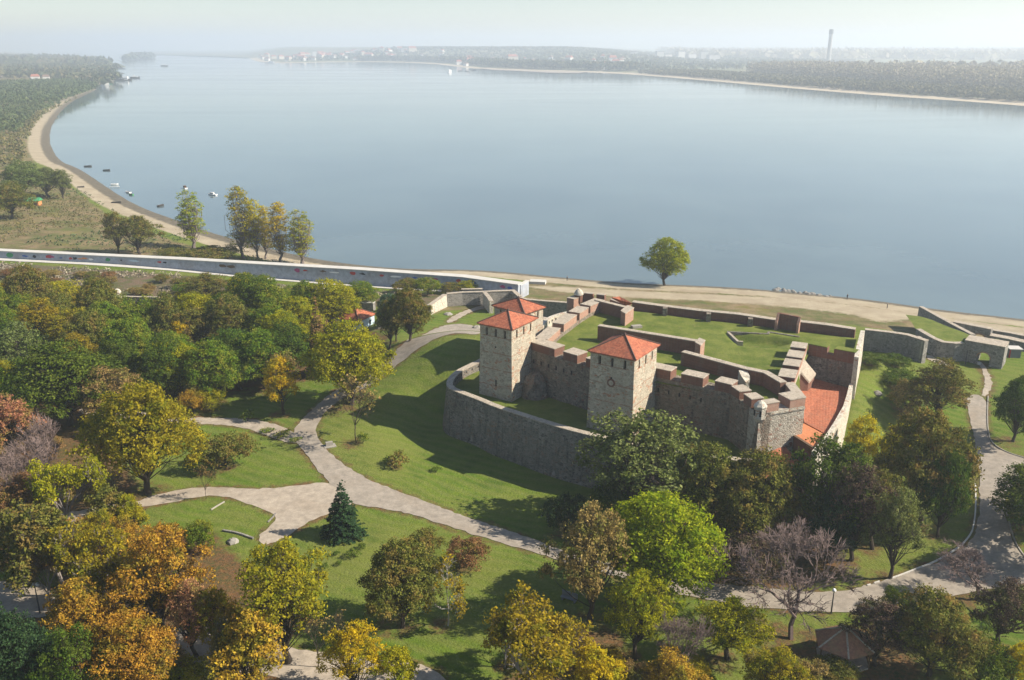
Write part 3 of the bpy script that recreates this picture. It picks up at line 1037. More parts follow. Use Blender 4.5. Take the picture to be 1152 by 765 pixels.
# east parapet wall between terrace and entrance yard
root = empty('parapet_wall', (*P(893, 420, ZC), 0), 'brick parapet wall with four stepped blocks between the terrace lawn and the red tiled yard', 'castle wall')
ea = [P(891.5, 433, ZC), DT]
mb = MB()
wall_strip(mb, ea, 1.6, -2, ZP)
mb.build('wall', 'limewash_sunlit', root)
Le = math.dist(*ea)
merlon_row(root, ea, ZP, 1.5, 2.8, [(Le * .13, Le * .30), (Le * .38, Le * .53), (Le * .60, Le * .76), (Le * .83, Le * .97)], brick_mat='fort_brick')
mb = MB(); wall_strip(mb, [DD, P(893, 430.5, ZC)], 2.4, -6, ZP); mb.build('corner_wall', 'bastion_stone', root)
merlon_row(root, [DD, P(893, 430.5, ZC)], ZP, 1.5, 1.6, [(.2, math.dist(DD, P(893, 430.5, ZC)))], brick_mat='light_brick')
mb = MB()
wall_strip(mb, offset_line(ea, -.02), .55, ZP + .003, ZP + .95)
mb.build('coping_strip', 'light_brick', root)

# slanted stair cover
q = [P(895.4, 411.7, 8.3), P(904.5, 403.8, 8.6), P(918, 420, 5.2), P(910.4, 429.3, 4.9)]
zz = [8.3, 8.6, 5.2, 4.9]
mb = MB(); mb.prism(q, [z - .4 for z in zz], zz, bottom=True)
sroot = empty('stair_cover', (*q[3], 1), 'pale grey slanting slab roof over the stair beside the red tiled yard', 'stair cover')
mb.build('slab', 'coping', sroot)
mb = MB(); q2 = offset(q if sum(q[i][0] * q[(i + 1) % 4][1] - q[(i + 1) % 4][0] * q[i][1] for i in range(4)) > 0 else q[::-1], .15)
mb.prism(q2, 1.0, [6.6] * 4 if False else ([z - .41 for z in (zz if sum(q[i][0] * q[(i + 1) % 4][1] - q[(i + 1) % 4][0] * q[i][1] for i in range(4)) > 0 else zz[::-1])]))
mb.build('side_wall', 'fort_brick', sroot)

# wall at the back of the yard
root = empty('yard_wall', (*P(937, 400, ZC), 0), 'stone wall with a red brick top band and one notch closing the back of the red tiled yard', 'castle wall')
ln = [DT, EE]
Lw = math.dist(*ln)
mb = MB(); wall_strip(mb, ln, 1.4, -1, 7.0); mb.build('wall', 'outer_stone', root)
mb = MB()
def sub(line, s0, s1):
    a, b = Vector(line[0]), Vector(line[-1]); return [tuple(a.lerp(b, s0)), tuple(a.lerp(b, s1))]
wall_strip(mb, offset_line(sub(ln, .02, .42), -.06), 1.3, 7.003, 9.2)
wall_strip(mb, offset_line(sub(ln, .56, 1.0), -.06), 1.3, 7.003, 9.2)
wall_strip(mb, offset_line(sub(ln, .42, .56), -.05), 1.2, 7.003, 8.0)
mb.build('brick_band', 'fort_brick', root)
mb = MB()
wall_strip(mb, offset_line(sub(ln, 0, .41), -.1), 2.2, 9.203, 9.35)
wall_strip(mb, offset_line(sub(ln, .57, 1.0), -.1), 2.2, 9.203, 9.35)
mb.build('turf_top', 'turf', root)

# outer right wall, long and thin, stepping down to the gate
ow = [(*P(932, 492, 4.1), 4.1)]
pts = [((918, 509), 3.4), ((932.5, 492), 3.9), ((943.5, 475), 3.9), ((953, 458), 3.7), ((957, 445), 3.6), ((960, 432), 3.6)]
pts2 = [((964, 402), 9.2), ((966.5, 390), 9.35), ((971, 372), 9.5)]
root = empty('outer_wall', (*P(955, 440, 4), -4), 'thin whitewashed outer wall on the right side of the castle, lit by the sun', 'castle wall')
l1 = [P(*p, z) for p, z in pts]; z1 = [z for p, z in pts]
mb = MB(); wall_strip(mb, l1, .7, -7, z1, batter=.2); mb.build('low_wall', 'limewash_sunlit', root)
l2 = [P(*p, z) for p, z in pts2]; z2 = [z for p, z in pts2]
mb = MB(); wall_strip(mb, [(x + .35, y) for x, y in l2], .8, -3, z2, batter=.25); mb.build('wall', 'limewash_sunlit', root)

# tiled yard
yard = [P(885, 428, 3.3), P(903, 462, 3.3), P(905, 475, 3.2), P(934, 491, 3.3), P(944, 473, 3.0), P(953, 456, 2.6), P(957, 436, 1.8), P(930, 428, 2.4), P(905, 418, 2.8), P(893, 424, 3.2)]
yz = [3.3, 3.3, 3.2, 3.3, 3.0, 2.6, 1.9, 2.2, 2.6, 3.1]
def sheet(name, pts, zs, mat, parent=None, thick=.25):
    mb = MB()
    a = sum(pts[i][0] * pts[(i + 1) % len(pts)][1] - pts[(i + 1) % len(pts)][0] * pts[i][1] for i in range(len(pts)))
    if a < 0: pts, zs = pts[::-1], zs[::-1]
    c = (sum(p[0] for p in pts) / len(pts), sum(p[1] for p in pts) / len(pts), sum(zs) / len(zs))
    e = Vector(DT) - Vector(DD); e.normalize(); f = Vector((-e.y, e.x))
    uvf = lambda p: (Vector(p[:2]).dot(f), Vector(p[:2]).dot(e))
    n = len(pts)
    for i in range(n):
        j = (i + 1) % n
        tri = [(*pts[i], zs[i]), (*pts[j], zs[j]), c]
        mb.face(tri, uv=[uvf(p) for p in tri])
        mb.face([(*pts[i], zs[i] - thick), (*pts[j], zs[j] - thick), (*pts[j], zs[j]), (*pts[i], zs[i])], uv=[uvf(pts[i]), uvf(pts[j]), uvf(pts[j]), uvf(pts[i])])
    return mb.build(name, mat, parent)
yroot = empty('tiled_roof', (*P(925, 450, 2.5), -5), 'broad red tiled slope between the bastion and the thin white outer wall', 'roof')
sheet('tile_field', yard, yz, 'yard_tile', yroot)
sheet('lower_tile_field', [P(904, 476, 3.15), P(933.5, 491.5, 3.2), P(918, 507, 3.0), P(893, 489, 3.0)], [3.12, 3.17, 2.95, 2.95], 'fresh_tile', yroot)
mb = MB(); yb = offset([P(895, 492, 2.9), P(918, 507, 2.9), P(943, 472, 2.9), P(956, 436, 1.5), P(908, 428, 2)], .3)
mb.prism(yb, -7, [2.6, 2.6, 2.3, 1.3, 1.3]); mb.build('base_wall', 'curtain_stone', yroot)
# gate recess and porch roof
groot = empty('gatehouse', (*P(890, 510, 0), -6.5), 'low castle gatehouse with a red tiled porch roof below the bastion', 'gatehouse')
a, b = P(893, 491, 2.9), P(917, 506, 2.9)
mb = MB(); wall_strip(mb, [a, b], .5, -6.5, 2.85, side=1); mb.build('wall', 'fort_brick', groot)
mb = MB(); wall_strip(mb, offset_line([a, b], -.15), .5, 2.853, 3.1, side=1); mb.build('eaves_beam', 'wood', groot)
pr = [P(850, 516, .8), P(882, 501, 1.4), P(899, 519, -.3), P(912, 540, -1.6), P(862, 538, -1.5)]
sheet('porch_roof', pr, [.8, 1.4, -.3, -1.6, -1.5], 'yard_tile', groot)
mb = MB(); mb.prism(offset([P(852, 518, .4), P(862, 535, -1.5), P(908, 536, -1.5), P(896, 519, -.3), P(882, 504, 1)], .5), -6.5, [-.1, -2, -2, -.9, .3]); mb.build('porch_wall', 'curtain_stone', groot)
mb = MB(); mb.lathe((*P(891, 499, 1.2), .6), [(.1, -.5), (.5, -.2), (.62, .2), (.5, .65), (.2, .9), (.02, 1)], 10); mb.build('round_lamp', 'grey_metal', groot, smooth=True)

# river-side parapet
root = empty('river_wall', (*P(800, 355, 9), 0), 'long low brick parapet along the river side of the terrace lawn', 'castle wall')
zr = [9.15 + .12 * math.sin(i * 2.1) for i in range(len(river_line))]
mb = MB(); wall_strip(mb, river_line[1:], 1.5, -4, zr[1:], side=1); mb.build('wall', 'fort_brick', root)
mb = MB(); wall_strip(mb, offset_line(river_line[1:], -.06), 1.62, [z + .003 for z in zr[1:]], [z + .13 for z in zr[1:]], side=1); mb.build('coping', 'coping', root)
for px_, py_ in [(748, 349), (797, 355.5), (844, 361)]:
    x, y = P(px_, py_, 8.6)
    MB().box((x, y - .1, 6.5), (1.0, 1.4, 2.75), math.radians(-12)).build('buttress', 'curtain_stone', root)
# brick hut on the river wall
x0, x1 = P(874.5, 352.5, 10.8), P(898.5, 356, 10.8)
hroot = empty('brick_hut', (*x0, 7), 'roofless dark red brick box standing up from the river-side parapet', 'brick block')
mb = MB(); wall_strip(mb, [x0, x1], .6, 6.8, [10.9, 10.7], side=1); mb.build('back_wall', 'fort_brick', hroot)
d = Vector(x1) - Vector(x0); nn = Vector((d.y, -d.x)).normalized() * 2.4
mb = MB(); wall_strip(mb, [tuple(Vector(x0) + nn * .6), x0], .5, 6.8, [9.2, 10.9], side=-1); mb.build('side_wall', 'light_brick', hroot)
mb = MB(); wall_strip(mb, [x1, tuple(Vector(x1) + nn * .5)], .5, 6.8, [10.7, 9.2], side=1); mb.build('side_wall', 'light_brick', hroot)
# sunken slit on the lawn
root = empty('sunken_wall', (*P(860, 380, ZG), 5), 'sunken dark stone trench wall across the terrace lawn', 'stone wall')
mb = MB(); wall_strip(mb, [P(818, 374.5, ZG), P(865, 377, ZG), P(866, 375, ZG), P(899, 380, ZG)], .5, 4.8, 7.65, side=1); mb.build('wall', 'outer_stone', root)
mb = MB(); wall_strip(mb, [P(818, 374.5, ZG), P(829, 385, ZG), P(836, 385.5, ZG)], .5, 5.5, 7.6, side=1); mb.build('kerb', 'coping', root)

# inner free-standing walls
def free_wall(name, label, a, b, zt_, th, zb=7.0, mat='fort_brick', pier=None, bend=None, cap='coping'):
    line = [P(*a, zt_)] + ([P(*q, zt_) for q in bend] if bend else []) + [P(*b, zt_)]
    r = empty(name, (*line[0], zb), label, 'castle wall')
    mb = MB(); wall_strip(mb, line, th, zb, zt_); mb.build('wall', mat, r)
    o2 = offset_line(line, -.08)
    mb = MB(); wall_strip(mb, o2, th + .16, zt_ + .003, zt_ + .16); mb.build('coping', cap, r)
    if pier:
        q = [P(*p, zt_) for p in pier]
        MB().prism(q, zb, zt_ + .2).build('end_pier', 'light_brick', r)
        qq = offset(q if sum(q[i][0] * q[(i + 1) % 4][1] - q[(i + 1) % 4][0] * q[i][1] for i in range(4)) > 0 else q[::-1], -.1)
        MB().prism(qq, zt_ + .203, zt_ + .35, bottom=True).build('pier_cap', cap, r)
    return r
free_wall('inner_wall', 'long straight brick wall across the terrace behind the middle tower, ending in a square pier', (672.5, 367), (785, 385), 10.3, 1.1, pier=[(782, 386.5), (788, 390), (793, 384.5), (787, 382)])
free_wall('inner_wall', 'brick wall bending around the dark sunken corner court of the bastion', (766.5, 396.5), (878, 431), 9.9, 1.2, bend=[(837, 415.5), (859, 420)], zb=6.0)
free_wall('inner_wall', 'short brick wall at the back left of the terrace ending in a thick sunlit pier', (669, 338), (703, 346.5), 9.9, 1.0, pier=[(698.5, 351), (703.5, 354), (713, 347.5), (706, 345)])
# curved pale wall in the bastion
root = empty('curved_wall', (*P(832, 420, 9.5), 6), 'short pale curving wall rising in the shaded bastion court', 'castle wall')
cv = [(*P(831, 416.5, 9.7), 9.7), (*P(834, 423, 9.4), 9.4), (*P(839, 430, 8.9), 8.9), (*P(843, 434, 8.2), 8.2)]
mb = MB(); wall_strip(mb, [c[:2] for c in cv], 1.5, 5.5, [c[2] for c in cv], side=1); mb.build('wall', 'limewash_sunlit', root)

# sunken court floor inside bastion hides the terrace
# small pieces at the far corner
def brick_piece(label, a, b, zt_, h, th, mat='fort_brick'):
    l = [P(*a, zt_), P(*b, zt_)]
    r = empty('brick_battlement', (*l[0], zt_ - h), label, 'battlement')
    mb = MB(); wall_strip(mb, l, th, zt_ - h, zt_); mb.build('block', mat, r)
    mb = MB(); wall_strip(mb, offset_line(l, -.06), th + .12, zt_ + .003, zt_ + .12); mb.build('cap', 'coping', r)
brick_piece('dark brick battlement block right beside the small domed turret', (655.5, 330), (667, 331), 9.4, 3.5, 1.2)
brick_piece('second dark brick battlement block, right of the one beside the domed turret', (671, 331.5), (680, 332.5), 9.4, 3.2, 1.2)
brick_piece('low brick block standing below the small domed turret at the far corner', (645.5, 337), (654, 334), 8.6, 5, 2.0, 'light_brick')
r = empty('domed_turret', (*P(651, 333, 8.8), 7), 'tiny round sentry turret with pale dome at the far left corner of the castle', 'turret')
MB().lathe((*P(651, 333, 8.8), 7.5), [(.4, -1.2), (1.0, 0), (1.0, 1.7)], 10).build('drum', 'fort_brick', r)
MB().lathe((*P(651, 333, 8.8), 9.2), [(1.15, 0), (1.1, .35), (.8, .9), (.35, 1.3), (.03, 1.5)], 10).build('dome', 'limewash_sunlit', r, smooth=True)
r = empty('small_roof', (*P(698, 340, 8.6), 6), 'small red tiled roof peeping over the far battlement beside the river parapet', 'small roof')
sheet('tiles', [P(694, 337.5, 9.2), P(688, 334.5, 9.9), P(697, 333.5, 9.9), P(711, 341, 9.2), P(704, 343, 8.4)], [9.2, 9.9, 9.9, 9.2, 8.4], 'roof_tile', r)
MB().prism([P(686, 337, 8), P(703, 343, 8), P(710, 341.5, 8), P(694, 335, 8)], 5, 8.1).build('wall', 'light_brick', r)
o = MB().box((*P(716, 368.5, ZG), ZG - .2), (2.2, 1.2, .7), .3).build('stone_heap', 'stone_block'); tag(o, 'white heap of stone lying on the terrace lawn by the thick pier', 'stones')

# ward between the outer wall and the castle
ring_px = [(611, 357), (575, 380), (539.5, 405), (526, 411), (513, 417.5), (505, 425), (501.8, 433), (506.5, 438.5), (517, 442.5), (537, 450), (558, 459), (582, 466.5), (608, 475), (640, 484.5), (670, 492), (700, 499), (740, 507), (790, 514), (830, 519), (856, 521)]
ZO = 1.35
ring = chaikin([P(*q, ZO) for q in ring_px], 1)
ward = [P(*q, ZO) for q in ring_px] + [P(853, 500, 0), P(823, 470, 0), P(720, 450, 0), P(600, 420, 0), P(600, 370, 0)]
a_ = sum(ward[i][0] * ward[(i + 1) % len(ward)][1] - ward[(i + 1) % len(ward)][0] * ward[i][1] for i in range(len(ward)))
surface('ward_grass', offset(ward if a_ > 0 else ward[::-1], .5), lambda X, Y: -.35 + .2 * vnoise(X, Y, 5, 8) + .12 * vnoise(X, Y, 2, 2), 'turf', 1.2, 1.0)
root = empty('outer_wall', (*P(600, 500, -3), -8.8), 'great curving outer wall of dark weathered stone in front of the castle, with a pale sunlit top', 'castle wall')
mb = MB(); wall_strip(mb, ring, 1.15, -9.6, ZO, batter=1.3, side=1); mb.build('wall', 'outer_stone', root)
mb = MB(); wall_strip(mb, offset_line(ring, -.1), 1.3, ZO + .003, ZO + .16, side=1); mb.build('coping', 'coping', root)
cumr = 0
ins = offset_line(ring, 1.17)
for i in range(len(ring) - 1):          # loopholes on the inner face of the north part, embrasures on the front
    a, b = Vector(ins[i]), Vector(ins[i + 1])
    L = (b - a).length
    if ring[i][1] > 158 and ring[i][0] < 0:
        k = max(1, int(L / 1.1))
        for j in range(k):
            q = a.lerp(b, (j + .5) / k)
            MB().box((q.x, q.y, .55), (.3, .08, .35), math.atan2((b - a).y, (b - a).x)).build('loophole', 'dark_recess', root)
o2 = offset_line(ring, -.22)
for px_, py_ in [(561, 462), (598, 475), (636, 489), (684, 501), (725, 510)]:
    q = P(px_, py_, .3)
    MB().box((q[0], q[1], -.25), (.55, .5, .5), -.3).build('embrasure', 'dark_recess', root)
# second piece of the ring, behind the corner tower
root = empty('outer_wall', (*P(625, 358, 1), -3), 'short curving pale sunlit parapet with small loopholes behind the rear tower', 'castle wall')
r2 = chaikin([P(*q, 2.0) for q in [(648, 349.5), (640, 350.5), (627, 353.5), (617, 357), (611, 361.5), (607, 368)]], 1)
mb = MB(); wall_strip(mb, r2, .9, -3, 2.2, side=1); mb.build('wall', 'limewash_sunlit', root)  # sun on the inner face is put in as a pale material
for i in range(0, len(r2) - 1, 1):
    q = Vector(r2[i]).lerp(Vector(r2[i + 1]), .5) ; n_ = (Vector(r2[i + 1]) - Vector(r2[i])).normalized(); q = q + Vector((-n_.y, n_.x)) * .92
    MB().box((q.x, q.y, 1.1), (.5, .08, .5), math.atan2(n_.y, n_.x)).build('loophole', 'dark_recess', root)
# moat wall on the north side
root = empty('moat_wall', (*P(615, 345, -1), -7), 'dark shaded retaining wall with a pale top edge behind the rear tower', 'stone wall')
mw = [P(*q, .6) for q in [(583, 335.5), (592, 337.5), (615, 339.5), (648, 342), (662, 346)]]
mb = MB(); wall_strip(mb, mw, 1.0, -7, .6, side=1); mb.build('wall', 'ravelin_stone', root)
mb = MB(); wall_strip(mb, offset_line(mw, -.08), 1.2, .603, .75, side=1); mb.build('coping', 'coping', root)

# ------------------------------------------------------------------ outlying ravelins
def low_wall(name, label, px, z, zb, th, mat='ravelin_stone', side=1, cat='stone wall', cap='coping', zs=None):
    l = [P(a, b, z if zs is None else zs[i]) for i, (a, b) in enumerate(px)]
    zt_ = z if zs is None else zs
    r = empty(name, (*l[0], zb), label, cat)
    mb = MB(); wall_strip(mb, l, th, zb, zt_, side=side, batter=.15); mb.build('wall', mat, r)
    if cap:
        up = (lambda d: zt_ + d) if zs is None else (lambda d: [q + d for q in zt_])
        mb = MB(); wall_strip(mb, offset_line(l, -.1 * side), th + .2, up(.003), up(.15), side=side); mb.build('coping', cap, r)
    return r
low_wall('ravelin_wall', 'sunlit pale end wall of the ruined outwork beside the big round tree', [(484.5, 344), (502.5, 331.5)], -.9, -4.5, 1.0, 'limewash_sunlit', side=1)  # sunlight painted in by a paler material than the grey shaded wall
low_wall('ravelin_wall', 'grey shaded wall forming the back of the ruined outwork left of the towers', [(503, 331), (520, 329.5), (540, 329), (560, 328), (576, 327.5), (583, 334)], -.9, -4.5, 1.0, side=1)
low_wall('ravelin_wall', 'low stone spur jutting out from the grey outwork wall with a dark shadow beside it', [(543.5, 329.5), (548, 335), (551, 339.5)], -.9, -4.5, 1.0, 'limewash_sunlit', side=1)
low_wall('ravelin_wall', 'short length of wall top showing just beyond the grey outwork wall', [(519, 326), (543, 325.5)], -2.2, -5, .9, side=1)
low_wall('ravelin_wall', 'grey stone wall with a pale pointed end running right from the castle corner', [(973, 371.5), (1000, 374.5), (1020, 377.5), (1040.5, 384)], 4.2, -2, 1.2, side=1)
low_wall('ravelin_wall', 'pale sunlit end face of the grey wall right of the castle', [(1040.5, 384), (1038, 380), (1035, 378)], 4.1, -2, .6, 'bastion_stone', side=1, cap=None)  # paler stone paints the sunlight on this end of the grey wall
# grassy ravelin with arched gate
rv = [(1031, 370.5), (1040, 376), (1050, 381.5), (1060, 385.5), (1075, 387), (1085, 386.5)]
low_wall('ravelin_wall', 'curving grey wall holding up the grassy outwork at the right', rv, 2.2, -3.5, 1.0, side=1)
def arch_wall(name, label, a, b, z, zb, th, s0, s1, spring, mat='ravelin_stone', deep=None):
    """wall a->b with an arched opening between s0 and s1 (fractions)"""
    a, b = Vector(a), Vector(b); L = (b - a).length; u = (b - a) / L; n = Vector((-u.y, u.x))
    r = empty(name, (*a, zb), label, 'arched gate')
    c, R = (s0 + s1) / 2 * L, (s1 - s0) / 2 * L
    prof = [(c + R * math.cos(t), spring + R * math.sin(t)) for t in [math.pi * k / 14 for k in range(14, -1, -1)]]
    mb = MB()
    def pt(s, zz, d): q = a + u * s + n * d; return (q.x, q.y, zz)
    for d, flip in ((0, 0), (th, 1)):
        fs = [[(0, zb), (c - R, zb), (c - R, z), (0, z)], [(c + R, zb), (L, zb), (L, z), (c + R, z)]]
        for i in range(14):
            fs.append([prof[i], prof[i + 1], (prof[i + 1][0], z), (prof[i][0], z)])
        for f in fs:
            q = [pt(s, zz, d) for s, zz in f]
            mb.face(q[::-1] if flip else q)
    op = [(c - R, zb)] + prof + [(c + R, zb)]
    for i in range(len(op) - 1):
        mb.face([pt(*op[i], 0), pt(*op[i], th), pt(*op[i + 1], th), pt(*op[i + 1], 0)])
    mb.face([pt(0, z, 0), pt(L, z, 0), pt(L, z, th), pt(0, z, th)])
    mb.face([pt(0, zb, th), pt(0, zb, 0), pt(0, z, 0), pt(0, z, th)])
    mb.face([pt(L, zb, 0), pt(L, zb, th), pt(L, z, th), pt(L, z, 0)])
    mb.build('wall', mat, r)
    ar = MB()
    for i in range(14):
        p0, p1 = prof[i], prof[i + 1]
        o0 = (c + (p0[0] - c) * 1.18, spring + (p0[1] - spring) * 1.18); o1 = (c + (p1[0] - c) * 1.18, spring + (p1[1] - spring) * 1.18)
        ar.face([pt(*p0, -.05), pt(*p1, -.05), pt(*o1, -.05), pt(*o0, -.05)])
        ar.face([pt(*o0, -.05), pt(*o1, -.05), pt(*o1, .1), pt(*o0, .1)])
    ar.build('arch_ring', 'light_brick', r)
    mb = MB(); q0, q1 = a - n * .1, b - n * .1
    wall_strip(mb, [tuple(q0), tuple(q1)], th + .2, z + .003, z + .15); mb.build('coping', 'coping', r)
    return r
arch_wall('arched_gate', 'grey stone gate wall with a dark round arch at the end of the footpath', P(1085.5, 383, 2.9), P(1131, 391, 2.9), 2.9, -2.6, 4.5, .36, .68, -.4)
low_wall('ravelin_wall', 'short flank of the arched gate turning back at its right end', [(1131.5, 391), (1133, 386)], 2.6, -3.5, 1.0, side=1)
gq = [P(*q, 2.4) for q in [(1031, 369), (1040, 374.5), (1060, 384), (1085, 385), (1086, 382), (1129, 386), (1124, 381), (1095, 378), (1070, 366), (1050, 355), (1035, 349), (1020, 346)]]
ga = sum(gq[i][0] * gq[(i + 1) % len(gq)][1] - gq[(i + 1) % len(gq)][0] * gq[i][1] for i in range(len(gq)))
gq = gq if ga > 0 else gq[::-1]
def rz_(X, Y):
    d = Y - 186
    return np.maximum(2.25 - np.clip(d - 9, 0, 40) * .085 + .25 * vnoise(X, Y, 6, 4), -4)
surface('ravelin_grass', gq, rz_, 'turf', 1.5, 1.5)
low_wall('ravelin_wall', 'long thin pale parapet along the river edge of the grassy outwork', [(1034, 345), (1050, 354), (1070, 365), (1093, 377)], 0, -6, .9, side=1, zs=[-1.2, -.2, .9, 1.8])
bl = P(1072, 362.5, -.2); br = P(1115, 371, -.2)
arch_wall('arched_wall', 'far grey wall pierced by a wide low brick arch beyond the grassy outwork', bl, br, -.2, -7.5, 1.5, .55, .93, -3.6)
low_wall('river_embankment', 'broken grey embankment wall running along the beach at the right edge', [(1116, 372), (1135, 375), (1160, 380), (1200, 388)], -1.9, -8, 1.2, side=1)
low_wall('river_embankment', 'nearer low wall with a pale top, right of the wide brick arch', [(1113, 378), (1135, 382), (1165, 389), (1200, 396)], -1.0, -5, 2.2, 'ravelin_stone', side=1)
# ------------------------------------------------------------------ foliage materials
def leaf_mat(name, cols, trans=.30, patch=None, pscale=.5):
    g = NG(name)
    t = g.t
    ri = g.n('NewGeometry').outputs['Random Per Island']
    c = g.ramp(ri, [(i / max(1, len(cols) - 1), q) for i, q in enumerate(cols)])
    oi = g.n('ObjectInfo').outputs['Random']
    co = g.coord('Position')
    if patch:
        c = g.mix(g.val(g.noise(co, pscale, 3, .6), .50, .62, 0, .85), c, patch)
    hsv = g.n('HueSaturation')
    g.l(c, hsv.inputs['Color'])
    g.l(g.val(oi, 0, 1, .485, .515), hsv.inputs['Hue'])
    g.l(g.val(g.noise(co, 1.3, 3, .6), .3, .7, .75, 1.25), hsv.inputs['Value'])
    c = hsv.outputs[0]
    d = g.n('BsdfDiffuse'); tr = g.n('BsdfTranslucent'); mx = g.n('MixShader')
    g.l(c, d.inputs[0]); g.l(c, tr.inputs[0])
    mx.inputs[0].default_value = trans
    g.l(d.outputs[0], mx.inputs[1]); g.l(tr.outputs[0], mx.inputs[2])
    t.nodes.remove(g.b)
    g.l(mx.outputs[0], t.nodes['Material Output'].inputs[0])
    return g.m
LM = {
 'dark': leaf_mat('leaf_dark_green', [(.026, .052, .008), (.060, .105, .013), (.125, .180, .022)], patch=(.105, .135, .020)),
 'green': leaf_mat('leaf_green', [(.045, .088, .010), (.110, .175, .015), (.215, .270, .026)], patch=(.250, .240, .028)),
 'olive': leaf_mat('leaf_olive', [(.055, .070, .014), (.130, .140, .024), (.230, .220, .048)], patch=(0.246, 0.168, 0.046)),
 'tan': leaf_mat('leaf_tan', [(0.131, 0.098, 0.033), (0.275, 0.189, 0.065), (0.392, 0.280, 0.098)], patch=(0.189, 0.196, 0.039)),
 'ygreen': leaf_mat('leaf_yellow_green', [(.180, .175, .010), (.340, .310, .014), (.480, .400, .020)], trans=.45, patch=(.180, .215, .016)),
 'bright': leaf_mat('leaf_bright_green', [(.150, .190, .008), (.300, .330, .014), (.470, .450, .026)], trans=.45, patch=(.200, .270, .012)),
 'yellow': leaf_mat('leaf_yellow', [(.300, .225, .010), (.520, .400, .014), (.680, .520, .022)], trans=.45, patch=(.300, .300, .020)),
 'orange': leaf_mat('leaf_orange', [(.190, .095, .018), (.370, .200, .026), (.520, .320, .035)], patch=(0.174, 0.154, 0.019), pscale=.4),
 'rust': leaf_mat('leaf_rust', [(.120, .068, .034), (.240, .135, .055), (.340, .215, .080)], patch=(0.145, 0.126, 0.026)),
 'pink': leaf_mat('leaf_pinkish', [(0.246, 0.112, 0.065), (0.435, 0.210, 0.111), (0.522, 0.322, 0.117)], patch=(0.203, 0.182, 0.039)),
 'blue': leaf_mat('leaf_blue_green', [(0.029, 0.063, 0.036), (0.065, 0.112, 0.058), (0.116, 0.168, 0.078)]),
 'greygreen': leaf_mat('leaf_grey_green', [(.075, .105, .030), (.150, .185, .050), (.240, .260, .095)], patch=(.120, .150, .030)),
 'golden': leaf_mat('leaf_golden_olive', [(.170, .140, .012), (.330, .270, .018), (.440, .350, .024)], trans=.45, patch=(.180, .200, .016)),
 'purple': leaf_mat('leaf_purple_brown', [(.050, .032, .030), (.115, .075, .060), (.160, .120, .070)], patch=(.09, .10, .03)),
 'spruce': leaf_mat('leaf_spruce', [(.012, .026, .011), (.026, .052, .020), (.048, .080, .030)], .1),
}
def bark(name, c):
    g = NG(name)
    co = g.coord()
    g.col(g.mix(g.noise(co, 3, 5, .7), tuple(x * .6 for x in c), tuple(x * 1.4 for x in c))); g.rough(.95)
bark('bark_dark', (.055, .042, .032)); bark('bark_grey', (.16, .13, .12)); bark('bark_pale', (.34, .31, .27)); bark('twig_mauve', (.155, .112, .100)); bark('twig_grey', (.21, .18, .16))

# ------------------------------------------------------------------ tree prototypes (numpy)
def leaves(cent, nrm, size, r, spread=.8):
    """diamond leaves as separate quads"""
    n = len(cent)
    v = nrm + r.normal(0, spread, (n, 3))
    v /= np.linalg.norm(v, axis=1, keepdims=True) + 1e-9
    a = np.cross(v, r.normal(0, 1, (n, 3))); a /= np.linalg.norm(a, axis=1, keepdims=True) + 1e-9
    b = np.cross(v, a)
    s = size * r.uniform(.6, 1.35, (n, 1))
    q = np.stack([cent - a * s, cent - b * s * .6, cent + a * s, cent + b * s * .6], 1)
    return q.reshape(-1, 3)

def quads_mesh(name, verts, extra=None):
    me = bpy.data.meshes.new(name)
    nq = len(verts) // 4
    me.vertices.add(len(verts)); me.vertices.foreach_set('co', verts.astype(np.float32).ravel())
    me.loops.add(nq * 4); me.loops.foreach_set('vertex_index', np.arange(nq * 4, dtype=np.int32))
    me.polygons.add(nq); me.polygons.foreach_set('loop_start', np.arange(0, nq * 4, 4, dtype=np.int32))
    me.polygons.foreach_set('loop_total', np.full(nq, 4, dtype=np.int32))
    me.update(calc_edges=True)
    return me

def limb_path(a, b, r, n=4, bow=.12):
    a, b = np.array(a, float), np.array(b, float)
    L = np.linalg.norm(b - a)
    pts = []
    off = r.normal(0, bow * L, 3) * np.array([1, 1, .4])
    for i in range(n + 1):
        t = i / n
        pts.append(tuple(a + (b - a) * t + off * math.sin(math.pi * t) + (r.normal(0, .02 * L, 3) if 0 < i < n else 0)))
    return pts

